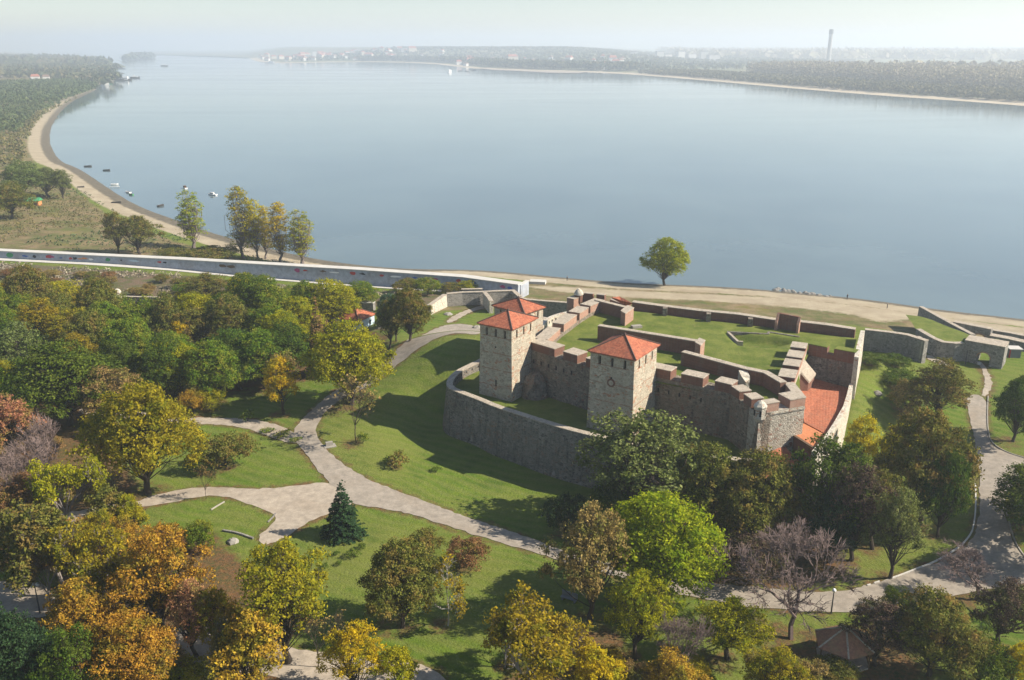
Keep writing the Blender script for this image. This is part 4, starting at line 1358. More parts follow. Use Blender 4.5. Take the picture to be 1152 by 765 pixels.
def crown_tree(seed, H=10., R=4., lobes=40, nleaf=9000, leaf=.19, trunk_h=.28, zsq=1.0, flat=.0, open_=.0, lean=0.0, lobe_r=(.24, .40), twigs=0, top=1.0, thick=1.0):
    """trunk + limbs + lumpy leaf clusters; returns (trunk MB, leaf verts)"""
    r = np.random.default_rng(seed)
    zc = H * (trunk_h + (1 - trunk_h) * .48)
    rz = H * (1 - trunk_h) * .52 * zsq
    L = []
    tries = 0
    while len(L) < lobes and tries < 4000:
        tries += 1
        d = r.normal(0, 1, 3); d /= np.linalg.norm(d)
        if d[2] < -.55: continue
        k = r.uniform(.35, 1.0) ** .6
        lr = R * r.uniform(*lobe_r)
        asym = r.uniform(.82, 1.14) + .22 * math.sin(math.atan2(d[1], d[0]) * 2 + seed) + .12 * math.sin(math.atan2(d[1], d[0]) * 5 + seed * 2)
        taper = 1.0 - top * .35 * max(0, d[2])
        c = np.array([d[0] * (R - lr * .8) * k * asym * taper, d[1] * (R - lr * .8) * k * asym * taper, zc + d[2] * (rz - lr * .5) * k])
        L.append((c, lr))
    mb = MB()
    r0 = .028 * H * thick
    tt = np.array([r.normal(0, .04 * H) + lean, r.normal(0, .04 * H), H * (trunk_h + .25)])
    tp = limb_path((0, 0, -.4), tt, r, 5, .05)
    mb.tube(tp, [r0 * 1.25, r0, r0 * .9, r0 * .8, r0 * .65, r0 * .5], 7)
    big = sorted(L, key=lambda q: -q[1])
    for bi, (c, lr) in enumerate(big):
        s = tp[r.integers(2, 6)]
        p = limb_path(s, c, r, 3, .10)
        kk = 1.0 if bi < 14 else .5
        mb.tube(p, [r0 * .42 * kk, r0 * .3 * kk, r0 * .2 * kk, r0 * .08 * kk], 4 if bi < 14 else 3, False)
    for c, lr in L:
        if twigs:
            for _ in range(twigs):
                d = r.normal(0, 1, 3); d[2] = abs(d[2]); d /= np.linalg.norm(d)
                mb.tube([tuple(c), tuple(c + d * lr * 1.1)], [r0 * .10, r0 * .03], 3, False)
    per = nleaf // len(L)
    C, N = [], []
    for i, (c, lr) in enumerate(L):
        ns = max(4, int(per / 9))
        d = r.normal(0, 1, (ns, 3)); d /= np.linalg.norm(d, axis=1, keepdims=True)
        d[:, 2] = np.where(d[:, 2] < -.5, -d[:, 2], d[:, 2])
        rad = lr * r.uniform(.55, 1.25, (ns, 1))
        sc = c + d * rad * np.array([1, 1, .8])
        keep = np.ones(ns, bool)
        for j, (c2, l2) in enumerate(L):
            if j != i: keep &= np.linalg.norm((sc - c2) / np.array([1, 1, .8]), axis=1) > l2 * .72
        if open_: keep &= r.uniform(0, 1, ns) > open_
        sc, d = sc[keep], d[keep]
        if len(sc) == 0: continue
        rep = 12
        cc_ = np.repeat(sc, rep, 0) + r.normal(0, leaf * 1.5, (len(sc) * rep, 3)) * np.array([1, 1, .7])
        C.append(cc_); N.append(np.repeat(d, rep, 0) + np.array([0, 0, .35]))
    C = np.concatenate(C); N = np.concatenate(N)
    return mb, leaves(C, N, leaf, r)

def bare_tree(seed, H=9., R=4.5, leafy=0, leaf=.14, trunk_h=.17, levels=6):
    r = np.random.default_rng(seed)
    mb = MB(); tips = []
    def grow(p, d, L, rad, lv):
        q = p + d * L
        mid = p + d * L * .5 + r.normal(0, .07 * L, 3)
        mb.tube([tuple(p), tuple(mid), tuple(q)], [rad, rad * .82, rad * .62], 5 if lv > 3 else 3, False)
        if lv == 0:
            tips.append(q); return
        n = 3 if lv > 2 else 4
        if lv == levels: n = 5
        for i in range(n):
            nd = d + r.normal(0, (.40 if lv > 1 else .55) if lv < levels else .60, 3) + np.array([0, 0, .10])
            nd[2] = max(nd[2], -.05) if lv > 2 else nd[2]
            nd /= np.linalg.norm(nd)
            s = p + (q - p) * r.uniform(.55, 1.0)
            grow(s, nd, L * r.uniform(.62, .82), max(rad * .56, .011), lv - 1)
    grow(np.array([0, 0, -.3]), np.array([.03, .02, 1.]), H * trunk_h + .3, H * .0125, levels)
    tips = np.array(tips)
    mx = np.abs(tips[:, :2]).max(); mz = tips[:, 2].max()
    mb.v = [(x * R / mx * 1.15, y * R / mx * 1.15, z * H / mz if z > 0 else z) for x, y, z in mb.v]
    lv = None
    if leafy:
        tips = tips * np.array([R / mx * 1.15, R / mx * 1.15, H / mz])
        k = r.choice(len(tips), max(1, int(len(tips) * leafy)), replace=True)
        c = np.repeat(tips[k], 6, 0) + r.normal(0, leaf * 1.5, (len(k) * 6, 3))
        lv = leaves(c, np.tile([0, 0, 1.], (len(c), 1)), leaf, r)
    return mb, lv

def spruce_tree(seed, H=9., R=3.):
    r = np.random.default_rng(seed)
    mb = MB(); mb.tube([(0, 0, -.3), (0, 0, H * .5), (0, 0, H * .98)], [.17, .1, .02], 6)
    C, N = [], []
    z = .5
    while z < H:
        rad = R * (1 - z / H) ** .85 + .12
        nb = max(5, int(rad * 7))
        for i in range(nb):
            a = r.uniform(0, 6.28); L = rad * r.uniform(.75, 1.1)
            n = max(4, int(L * 22))
            t = r.uniform(.1, 1, n) ** .7
            w = .28 * (1 - t) + .08
            x = t * L; off = r.normal(0, 1, n) * w
            c = np.stack([x * math.cos(a) - off * math.sin(a), x * math.sin(a) + off * math.cos(a), z - .28 * x + .10 * x * x / max(L, .1) + r.normal(0, .05, n)], 1)
            C.append(c); N.append(np.tile([math.cos(a) * .5, math.sin(a) * .5, 1.], (n, 1)))
        z += .34
    C = np.concatenate(C); N = np.concatenate(N)
    return mb, leaves(C, N, .15, r, .45)

PROTO = {}
def proto(key, res, bark_m):
    mb, lv = res
    me = bpy.data.meshes.new(key + '_trunk')
    me.from_pydata(mb.v, [], mb.f); me.materials.append(MATS[bark_m]); me.update()
    cm = quads_mesh(key + '_crown', lv) if lv is not None else None
    a = np.array(mb.v)
    allv = np.concatenate([a, lv]) if lv is not None else a
    H = np.percentile(allv[:, 2], 99.8); Wd = (np.percentile(allv[:, 0], 98.5) - np.percentile(allv[:, 0], 1.5) + np.percentile(allv[:, 1], 98.5) - np.percentile(allv[:, 1], 1.5)) / 2
    if lv is not None and len(lv) > 2000:
        H = np.percentile(lv[:, 2], 99.8); Wd = (np.percentile(lv[:, 0], 98.5) - np.percentile(lv[:, 0], 1.5) + np.percentile(lv[:, 1], 98.5) - np.percentile(lv[:, 1], 1.5)) / 2
    PROTO.setdefault(key, []).append({'t': me, 'c': cm, 'H': H, 'W': Wd, 'pal': {}, 'bk': {}})
for s_ in range(3):
    proto('round', crown_tree(10 + s_, 10, 4.6, 120, 36000, .115, .08, lobe_r=(.15, .28)), 'bark_dark')
    proto('loose', crown_tree(20 + s_, 10, 4.2, 80, 18000, .115, .16, open_=.30, lobe_r=(.13, .25), twigs=4), 'bark_dark')
    proto('bare', bare_tree(40 + s_), 'twig_mauve')
    proto('bush', crown_tree(60 + s_, 4, 3.2, 50, 12000, .10, .02, lobe_r=(.18, .32), top=.2), 'bark_dark')
for s_ in range(2):
    proto('small', crown_tree(25 + s_, 7, 2.6, 40, 9000, .11, .15, open_=.1, lobe_r=(.2, .34)), 'bark_dark')
    proto('poplar', crown_tree(30 + s_, 15, 2.2, 80, 9500, .14, .08, zsq=1.25, open_=.5, lobe_r=(.24, .42), twigs=3, top=.7, thick=.55), 'bark_grey')
    proto('halfbare', bare_tree(50 + s_, leafy=1.1), 'twig_grey')
proto('spruce', spruce_tree(70), 'bark_dark')
proto('thin', bare_tree(80, 7, 2.2, leafy=.07, levels=5, trunk_h=.36), 'bark_dark')
proto('birch', bare_tree(81, 8, 2.6, leafy=.35, levels=5, trunk_h=.2), 'bark_pale')
proto('weed', crown_tree(90, 1.2, 1.0, 8, 500, .11, .02, lobe_r=(.35, .5), top=.2), 'bark_dark')

TREES = []
KIND_NAME = {'round': 'broadleaf_tree', 'loose': 'broadleaf_tree', 'bare': 'bare_tree', 'halfbare': 'thinning_tree', 'bush': 'bush', 'small': 'small_tree', 'poplar': 'poplar_tree', 'spruce': 'spruce_tree',
             'thin': 'young_tree', 'birch': 'birch_tree', 'weed': 'small_shrub'}
def put_tree(kind, pal, x, y, z, H, Wd, label, group=None, rot=None, var=None, bark_m=None, cat=None, name=None):
    vs = PROTO[kind]
    p = vs[(rng.randrange(len(vs))) if var is None else var % len(vs)]
    r = empty(name or KIND_NAME[kind], (x, y, z), label, cat or ('bush' if kind in ('bush', 'weed') else 'tree'), group)
    r.rotation_euler = (0, 0, rng.uniform(0, 6.28) if rot is None else rot)
    Wd *= .93
    r.scale = (Wd / p['W'], Wd / p['W'], H / p['H'])
    bk = bark_m or p['t'].materials[0].name
    if bk not in p['bk']:
        m = p['t'].copy(); m.materials.clear(); m.materials.append(MATS[bk]); p['bk'][bk] = m
    t = bpy.data.objects.new('trunk' if kind not in ('bush', 'weed') else 'stems', p['bk'][bk]); link(t, r)
    if p['c'] is not None and pal:
        if pal not in p['pal']:
            m = p['c'].copy(); m.materials.append(LM[pal]); p['pal'][pal] = m
        c = bpy.data.objects.new('crown', p['pal'][pal]); link(c, r)
    TREES.append((x, y, Wd / 2))
    return r

def tree_px(kind, pal, bx, by, ty, w, label, group=None, ground=None, **kw):
    """place by the pixel of the trunk's foot, the row of the crown's top and its width in pixels"""
    x, y, z = ground if ground else T(bx, by)
    d = y * CP - (z - CAMZ) * SP
    lo, hi = .3, 40
    for _ in range(30):
        m = (lo + hi) / 2
        if project(x, y, z + m)[1] > ty: lo = m
        else: hi = m
    H = lo
    if kind in ('bush', 'weed', 'round'): H *= .97
    return put_tree(kind, pal, x, y, z, H, w * d / FPX, label, group, **kw)

# park trees one by one: kind, palette, foot x, foot y, top y, crown width, label
LIST = [
 ('round', 'ygreen', 395, 455, 359, 88, 'large yellow-green tree standing in front of the small red-roofed house beside the paved path'),
 ('small', 'yellow', 319, 466, 402, 42, 'golden yellow tree on the mown lawn left of the path fork'),
 ('thin', 'tan', 401, 498, 424, 52, 'thin half-bare tree with a few pale leaves on the lawn edge right of the path'),
 ('round', 'olive', 461, 384, 322, 50, 'round dark olive tree beside the path near the ruined outwork'),
 ('round', 'golden', 168, 556, 428, 112, 'big spreading golden green tree at the left end of the two park lawns'),
 ('bush', 'olive', 255, 526, 489, 58, 'wide dark bush alone on the oval lawn between the two light paths'),
 ('bush', 'dark', 60, 470, 440, 30, None),
 ('spruce', 'spruce', 387, 602, 546, 42, 'dark spruce standing at the corner where the gravel forecourt meets the path'),
 ('round', 'olive', 453, 705, 607, 84, 'dense dark olive tree in the middle of the lower lawn'),
 ('bush', 'olive', 478, 625, 597, 40, 'dark spreading shrub just behind the dense olive tree of the lower lawn'),
 ('bush', 'rust', 527, 638, 606, 48, 'reddish brown round bush near the path on the lower lawn'),
 ('birch', 'golden', 504, 704, 626, 52, 'slender birch with pale branches right beside the dense olive tree'),
 ('loose', 'tan', 664, 699, 570, 80, 'tall tree with thin dark trunk and brownish crown, just left of the bright green tree'),
 ('round', 'bright', 736, 676, 556, 138, 'large bright green tree with rounded crown leaning over the curving path'),
 ('loose', 'ygreen', 715, 742, 642, 66, 'yellow-green tree in front of the large bright green tree'),
 ('loose', 'greygreen', 722, 590, 465, 132, 'feathery grey-green tree rising against the outer wall below the middle tower'),
 ('round', 'olive', 790, 604, 496, 92, 'brown-green tree between the feathery grey-green tree and the bastion'),
 ('round', 'olive', 846, 612, 505, 92, 'rounded olive tree directly below the porch roof of the gatehouse'),
 ('bush', 'dark', 690, 595, 540, 62, 'dark undergrowth bush at the foot of the outer wall'),
 ('bush', 'spruce', 636, 603, 556, 44, 'very dark evergreen bush where the path passes the moat lawn'),
 ('bare', None, 890, 719, 596, 138, 'wide leafless mauve tree above the roadside, left of the brown-roofed gazebo'),
 ('bush', 'purple', 840, 650, 605, 80, 'brownish thicket between the bright green tree and the leafless mauve tree'),
 ('loose', 'dark', 925, 610, 494, 92, 'dark green tree directly below the right foot of the thin white wall'),
 ('small', 'spruce', 935, 632, 556, 54, 'dark bushy evergreen behind the leafless mauve tree'),
 ('loose', 'purple', 957, 630, 522, 62, 'brown-leaved tree with a dark trunk on the roadside grove'),
 ('loose', 'olive', 982, 618, 530, 56, 'olive tree with slanting trunk, right beside the brown-leaved one'),
 ('loose', 'greygreen', 1001, 650, 550, 54, 'pale olive tree with leaning thin trunk nearest the road kerb in the grove'),
 ('round', 'olive', 1032, 590, 458, 90, 'largest olive tree of the grove left of the straight road'),
 ('round', 'dark', 1056, 604, 505, 48, 'green tree on the kerb side of the grove beside the straight road'),
 ('small', 'yellow', 966, 540, 468, 44, 'bright yellow tree beside the thin white wall'),
 ('small', 'ygreen', 1003, 560, 476, 56, 'yellow-green tree between the bright yellow tree and the large olive tree'),
 ('loose', 'olive', 1052, 474, 406, 74, 'sparse brownish tree on the grass in front of the curving grey outwork wall'),
 ('bush', 'tan', 1022, 466, 428, 48, 'reddish olive bush beside the sparse brownish tree'),
 ('round', 'dark', 1139, 497, 421, 52, 'dark green tree standing on the lawn at the right edge of the road'),
 ('round', 'dark', 1168, 590, 520, 104, 'dark tree cut by the right edge of the picture, leaning over the road'),
 ('loose', 'dark', 1190, 640, 540, 90, 'dark tree at the lower right edge beyond the road kerb'),
 ('round', 'olive', 1044, 758, 666, 92, 'dark olive tree below the road bend at the lower right'),
 ('loose', 'purple', 984, 748, 676, 64, 'purplish red-brown tree right beside the brown-roofed gazebo'),
 ('loose', 'purple', 1124, 728, 652, 66, 'dark purple-brown tree at the lower right edge under the road'),
 ('bare', None, 1097, 674, 622, 96, 'leafless spreading tree on the lower edge of the road bend'),
 ('small', 'yellow', 1142, 778, 724, 44, 'small golden tree in the bottom right corner'),
 ('bush', 'dark', 1100, 770, 715, 60, 'dark low bush near the bottom right corner'),
 ('bush', 'dark', 1010, 690, 664, 36, 'small dark bush touching the lower road edge'),
 ('halfbare', 'golden', 591, 800, 682, 116, 'half-bare tree with mauve twigs and yellow leaves at the bottom centre'),
 ('small', 'yellow', 672, 800, 728, 62, 'golden orange tree at the bottom edge right of the half-bare mauve tree'),
 ('bare', None, 756, 768, 686, 66, 'small grey leafless tree in front of the curving path at the bottom'),
 ('loose', 'ygreen', 818, 742, 674, 74, 'green and yellow tree just below the curving path, left of the gazebo'),
 ('loose', 'golden', 868, 800, 730, 70, 'yellowish tree at the bottom edge below the green and yellow one'),
 ('loose', 'orange', 752, 806, 738, 72, 'orange-brown tree at the bottom edge below the small grey leafless tree'),
 ('halfbare', 'tan', 900, 795, 748, 44, 'thinning brown tree at the bottom edge below and left of the gazebo'),
 ('loose', 'golden', 322, 745, 612, 104, 'tall yellow-olive tree at the lower left border of the lower lawn'),
 ('thin', 'tan', 358, 750, 688, 46, 'young nearly bare tree with a dark trunk standing before the lower lawn'),
 ('loose', 'yellow', 402, 784, 702, 64, 'bushy yellow tree at the bottom edge below the lower lawn'),
 ('small', 'ygreen', 447, 786, 726, 50, 'low yellow-green tree right of the bushy yellow one at the bottom edge'),
 ('small', 'orange', 290, 790, 690, 70, 'orange tree at the bottom left with bare ground showing beside it'),
 ('loose', 'pink', 222, 738, 655, 60, 'pinkish tree with leaning dark trunk above the leaf-strewn bottom path'),
 ('loose', 'golden', 246, 740, 662, 56, 'golden tree with dark trunk next to the pinkish one over the bottom path'),
 ('loose', 'orange', 188, 716, 596, 92, 'broad orange and green tree at the lower left below the small garden ruin'),
 ('round', 'orange', 150, 790, 690, 98, 'large round orange tree in the bottom left corner area'),
 ('loose', 'orange', 96, 752, 656, 78, 'orange-yellow tree left of the large round orange one'),
 ('round', 'spruce', 30, 800, 690, 92, 'very dark evergreen tree in the bottom left corner'),
 ('spruce', 'spruce', 22, 780, 682, 30, 'narrow dark spruce tip rising above the bottom left evergreen'),
 ('loose', 'dark', 92, 810, 706, 64, 'dark shaded tree at the bottom beside the corner evergreen'),
 ('loose', 'olive', 28, 660, 575, 74, 'olive tree at the left edge above the light lower path'),
 ('halfbare', 'olive', 72, 672, 566, 84, 'thinning olive-green tree above the light lower path at the left'),
 ('halfbare', 'golden', 120, 690, 592, 80, 'half-bare golden tree between the lower path and the orange trees'),
 ('loose', 'pink', 14, 520, 446, 60, 'pinkish orange tree at the left edge beneath the dark green giant'),
 ('bare', None, 64, 566, 474, 86, 'mauve leafless tree left of the big golden green tree'),
 ('bare', None, 20, 596, 496, 84, 'second mauve leafless tree, cut by the left edge'),
 ('halfbare', 'ygreen', 78, 610, 518, 70, 'sparse yellow-green tree in front of the mauve leafless trees'),
 ('loose', 'rust', 36, 610, 535, 60, 'rust coloured tree among the leafless ones at the left edge'),
 ('small', 'olive', 126, 606, 542, 46, 'small olive tree below the big golden green tree at the gravel path'),
 ('small', 'ygreen', 150, 606, 556, 34, 'small yellow-green tree at the start of the gravel path'),
 ('thin', 'rust', 232, 561, 524, 22, 'tiny reddish sapling at the edge of the gravel path'),
 ('bush', 'green', 226, 622, 586, 34, 'bright green shrub beside the small garden ruin'),
 ('bush', 'orange', 180, 630, 598, 58, 'low red-orange shrub on the slope below the gravel path'),
 ('weed', 'olive', 449, 526, 508, 26, 'small yellowish shrub on the moat lawn'),
 ('weed', 'green', 437, 522, 512, 14, 'tiny green shrub beside the small yellowish one on the moat lawn'),
 ('weed', 'green', 490, 531, 524, 12, 'tiny green tuft at the shadow line on the moat lawn'),
 ('weed', 'green', 408, 499, 485, 14, 'small green shrub at the foot of the thin half-bare tree'),
 ('weed', 'dark', 279, 474, 460, 16, 'small dark shrub in the shade on the mown upper lawn'),
 ('weed', 'olive', 218, 482, 473, 16, 'small olive shrub at the left start of the side path'),
 ('weed', 'dark', 398, 626, 616, 16, 'small dark shrub, largest of the scattered ones on the lower lawn'),
 ('bush', 'dark', 983, 410, 398, 34, 'dark hedge-like shrub at the foot of the grey wall right of the castle'),
 ('bush', 'dark', 1008, 412, 400, 34, 'second dark shrub further right at the foot of the same grey wall'),
 ('bush', 'dark', 1012, 434, 418, 44, 'dark low bush on the grass mound right of the castle'),
 ('bush', 'green', 748, 0, 0, 0, None),
 # river side
 ('poplar', 'bright', 218, 279, 214, 34, 'leftmost poplar on the beach, standing apart with a pale green crown'),
 ('poplar', 'ygreen', 275, 291, 210, 32, 'tallest green poplar of the group behind the painted flood wall'),
 ('poplar', 'yellow', 289, 292, 224, 22, 'bright yellow poplar second in the group behind the flood wall'),
 ('poplar', 'yellow', 299, 291, 232, 20, 'slim golden poplar in the middle of the group behind the flood wall'),
 ('poplar', 'yellow', 315, 295, 228, 30, 'pale tan-yellow poplar at the right of the beach group'),
 ('poplar', 'ygreen', 340, 297, 236, 34, 'yellow-green poplar standing alone at the right end, nearest the water'),
 ('round', 'bright', 748, 321, 266, 48, 'round yellow-green tree alone on the sandy beach behind the castle'),
 ('loose', 'olive', 133, 285, 238, 28, 'dark olive tree just behind the left part of the painted flood wall'),
 ('loose', 'olive', 157, 286, 242, 40, 'second olive tree behind the flood wall, wider than its left neighbour'),
 ('round', 'olive', 12, 246, 204, 46, 'brown-green tree at the left edge beside the green-roofed hut'),
 ('round', 'greygreen', 30, 222, 180, 50, 'grey-green tree at the left edge behind the green-roofed hut'),
 ('loose', 'greygreen', 56, 222, 188, 36, 'grey-green tree directly right of the green-roofed hut'),
 ('loose', 'greygreen', 72, 224, 190, 24, 'slim grey-green tree right of the hut at the end of its row'),
 ('bush', 'olive', 236, 291, 278, 66, 'low wide olive bush behind the flood wall between the beach poplars'),
 ('bush', 'olive', 200, 290, 280, 46, 'low olive bush left of the standing-apart beach poplar'),
 ('bush', 'tan', 305, 294, 286, 30, None),
]
# wood on the left, drawn from the photograph crown by crown
WOOD = [
 ('round', 'dark', 78, 478, 384, 112, 'giant dark green tree filling the left of the wood'),
 ('round', 'golden', 10, 470, 402, 48, 'golden brown round tree at the left edge beside the dark green giant'),
 ('loose', 'tan', 128, 482, 414, 74, 'tan coloured tree between the dark green giant and the big golden green tree'),
 ('loose', 'greygreen', 24, 432, 364, 64, 'greyish olive tree at the left edge above the golden brown round one'),
 ('round', 'olive', 103, 420, 348, 60, 'brownish olive tree directly above the dark green giant'),
 ('round', 'green', 48, 398, 344, 58, 'yellow-green tree near the left edge below the red shrub'),
 ('round', 'green', 150, 430, 356, 64, 'mid green dome-shaped tree right above the tan coloured tree'),
 ('round', 'dark', 190, 452, 376, 56, 'dark green tree at the left end of the mown upper lawn'),
 ('bush', 'orange', 217, 466, 438, 30, 'orange-tinted bush at the left tip of the mown upper lawn'),
 ('bush', 'ygreen', 236, 462, 436, 34, 'yellowish bush bordering the mown upper lawn'),
 ('round', 'ygreen', 224, 385, 326, 56, 'yellow-green tree in the middle of the wood below the old wall top'),
 ('small', 'yellow', 206, 408, 362, 28, 'small bright yellow tree in the middle of the wood'),
 ('round', 'green', 168, 400, 334, 54, 'green tree below the flat old wall top'),
 ('round', 'olive', 236, 452, 392, 50, 'olive tree overhanging the upper left of the mown lawn'),
 ('round', 'olive', 262, 398, 330, 58, 'brown-green tree in the centre of the wood behind the mown lawn'),
 ('round', 'dark', 272, 438, 378, 56, 'dark green tree at the back of the mown lawn'),
 ('round', 'green', 306, 404, 340, 62, 'green tree left of the red-roofed house'),
 ('round', 'dark', 326, 428, 362, 58, 'dark green tree behind the golden yellow lawn tree'),
 ('halfbare', 'tan', 302, 440, 390, 44, 'pale thinning tree at the edge of the mown lawn behind the yellow one'),
 ('spruce', 'rust', 360, 420, 338, 26, 'dead rusty brown conifer left of the red-roofed house'),
 ('round', 'ygreen', 376, 372, 312, 56, 'yellow-green tree behind the red-roofed house, against the flood wall'),
 ('round', 'green', 346, 372, 314, 44, 'green tree left of the one behind the red-roofed house'),
 ('round', 'green', 408, 346, 316, 40, 'low green tree touching the flood wall above the red roof'),
 ('round', 'blue', 438, 366, 328, 30, 'bluish dark tree behind the red-roofed house'),
 ('loose', 'olive', 438, 392, 338, 28, 'olive tree right beside the red-roofed house'),
 ('round', 'dark', 446, 384, 330, 28, 'dark tree squeezed behind the round dark olive tree'),
 ('loose', 'olive', 236, 340, 308, 52, 'olive brown tree at the flood wall left of the bare sandy patch'),
 ('round', 'ygreen', 275, 348, 306, 40, 'yellow-green tree at the flood wall beside the bare sandy patch'),
 ('round', 'green', 298, 350, 308, 34, 'green tree at the flood wall just left of the bare sandy patch'),
 ('round', 'green', 322, 362, 326, 40, 'green tree just below the bare sandy patch'),
 ('bush', 'ygreen', 66, 338, 318, 60, 'yellowish broad bush below the left part of the flood wall'),
 ('bush', 'olive', 24, 330, 312, 44, 'olive bush below the flood wall near the left edge'),
 ('bush', 'rust', 30, 354, 339, 30, 'dark red shrub in the left of the wood'),
 ('bush', 'golden', 90, 352, 326, 50, 'golden bush left of the white stone pillar'),
 ('round', 'green', 132, 372, 332, 50, 'green tree right below the white stone pillar'),
 ('round', 'olive', 68, 372, 338, 44, 'dull olive tree above the yellow-green one near the left edge'),
 ('round', 'golden', 8, 362, 318, 40, 'yellowish tree at the left edge below the flood wall'),
 ('round', 'green', 14, 396, 346, 46, 'green tree at the left edge in the upper wood'),
 ('bush', 'olive', 505, 330, 318, 26, 'olive bush behind the grey outwork wall, left of its centre'),
 ('bush', 'ygreen', 528, 329, 314, 26, 'yellow-green bush behind the centre of the grey outwork wall'),
 ('bush', 'golden', 553, 328, 318, 28, 'golden bush behind the grey outwork wall, nearest the stairs'),
 ('bush', 'green', 480, 332, 312, 34, 'green bush just left of the outwork behind the round dark olive tree'),
 ('bush', 'olive', 458, 330, 314, 36, 'olive bush at the flood wall above the round dark olive tree'),
]
for (k, p, bx, by, ty, w, lb) in LIST + WOOD:
    if lb is None: continue
    if k == 'round' and w < 60: v = None
    tree_px(k, p, bx, by, ty, w, lb)
# the crowns between them: individual trees that nothing tells apart inside their patch
FILL = [  # polygon, colour word, palettes, label, group
 ([(180, 372), (345, 340), (350, 420), (290, 432), (200, 432)], [('round', 'green'), ('round', 'ygreen'), ('loose', 'olive'), ('round', 'dark')], 'tree crowded in the wood between the old wall top and the mown lawn', 'trees crowded in the middle of the wood', 13, 56),
 ([(0, 340), (180, 340), (190, 430), (100, 430), (0, 470)], [('round', 'green'), ('round', 'olive'), ('loose', 'golden'), ('round', 'green'), ('round', 'dark')], 'tree crowded among its neighbours in the left part of the wood', 'trees crowded in the left of the wood', 14, 56),
 ([(200, 318), (330, 330), (430, 326), (440, 345), (200, 345)], [('bush', 'green'), ('bush', 'olive'), ('bush', 'ygreen')], 'low bushy green tree crowded at the foot of the painted flood wall', 'bushes under the flood wall', 14, 28),
 ([(0, 305), (200, 314), (200, 330), (0, 335)], [('bush', 'olive'), ('bush', 'tan'), ('bush', 'rust')], 'low brownish scrub bush on the strip below the left flood wall', 'scrub below the flood wall', 22, 18),
 ([(-30, 470), (90, 480), (150, 560), (60, 590), (-30, 600)], [('bush', 'rust'), ('halfbare', 'tan')], 'low brownish growth under the mauve leafless trees at the left', 'undergrowth at the left edge', 7, 40),
 ([(20, 600), (200, 625), (300, 720), (260, 765), (60, 765), (20, 700)], [('loose', 'orange'), ('bush', 'golden'), ('halfbare', 'olive'), ('loose', 'golden'), ('halfbare', 'tan')], 'orange to golden tree crowded in the lower left autumn wood', 'autumn trees crowded at the lower left', 13, 60),
 ([(540, 730), (960, 745), (960, 790), (540, 790)], [('bush', 'golden'), ('bush', 'olive'), ('halfbare', 'tan')], 'low yellow-brown bush in the tangle along the bottom edge', 'bushes along the bottom edge', 14, 40),
 ([(690, 560), (880, 580), (900, 640), (700, 600)], [('bush', 'olive'), ('bush', 'dark')], 'dark undergrowth below the trees under the castle wall', 'undergrowth below the castle', 7, 40),
 ([(900, 560), (1040, 560), (1000, 620), (900, 620)], [('bush', 'dark'), ('bush', 'olive')], 'dark low shrub in the shade of the roadside grove', 'shrubs in the grove', 5, 30),
]
placed = [P(a, b, -6) for (_, _, a, b, *_r) in LIST + WOOD if b > 0]
for poly, kinds, label, grp, n, w in FILL:
    xs = [q[0] for q in poly]; ys = [q[1] for q in poly]
    done = 0; tries = 0; mine = []
    while done < n and tries < 900:
        tries += 1
        bx, by = rng.uniform(min(xs), max(xs)), rng.uniform(min(ys), max(ys))
        if not inside(np.array([bx]), np.array([by]), poly)[0]: continue
        if 366 < bx < 426 and 325 < by < 400: continue
        if any(math.hypot(bx - a, (by - b) * 1.6) < w * .42 for a, b in mine): continue
        mine.append((bx, by))
        k, p = kinds[done % len(kinds)]
        hh = w * (1.15 if k in ('round', 'loose', 'halfbare') else .5) * rng.uniform(.8, 1.15)
        tree_px(k, p, bx, by + hh * .35, by + hh * .35 - hh, w * rng.uniform(.8, 1.2), label, grp)
        done += 1
for i in range(9):
    tree_px('weed', 'olive' if i % 2 else 'dark', 352 + rng.uniform(0, 70), 618 + rng.uniform(0, 26), 611 + rng.uniform(0, 20), rng.uniform(7, 12), 'tiny dark tuft scattered on the lower lawn below the spruce', 'tufts on the lower lawn') if False else None
for px_, py_, w_ in [(366, 640, 9), (378, 625, 8), (381, 636, 8), (408, 617, 9), (350, 628, 7), (372, 612, 7)]:
    tree_px('weed', 'dark', px_, py_, py_ - w_ * .7, w_, 'tiny dark tuft scattered on the lower lawn below the spruce', 'tufts on the lower lawn')
for px_, py_, w_ in [(300, 487, 16), (318, 492, 20), (332, 497, 14)]:
    tree_px('weed', 'green', px_, py_, py_ - w_ * .35, w_, 'low green clump of leaves at the fork of the side path', 'clumps at the path fork')

# leaf litter on the ground below the crowns
at = me_ground.attributes['litter']
base = np.zeros(len(me_ground.vertices), np.float32); at.data.foreach_get('value', base)
gxv, gyv = GX.ravel(), GY.ravel()
for x, y, R in TREES:
    if y > 240: continue
    k = np.nonzero((np.abs(gxv - x) < R * 1.6) & (np.abs(gyv - y) < R * 1.6))[0]
    d = np.hypot(gxv[k] - x + R * .25, gyv[k] - y)
    base[k] = np.maximum(base[k], np.clip(.58 - .30 * (d / (R * .9)) ** 2, 0, .58))
for pl_ in PATHS:
    X0, X1 = min(p[0] for p in pl_) - 2, max(p[0] for p in pl_) + 2
    Y0, Y1 = min(p[1] for p in pl_) - 2, max(p[1] for p in pl_) + 2
    k = np.nonzero((gxv > X0) & (gxv < X1) & (gyv > Y0) & (gyv < Y1))[0]
    d = seg_dist(gxv[k], gyv[k], pl_)
    base[k] = np.maximum(base[k], np.clip(.62 - .22 * d, 0, .62))
at.data.foreach_set('value', base)
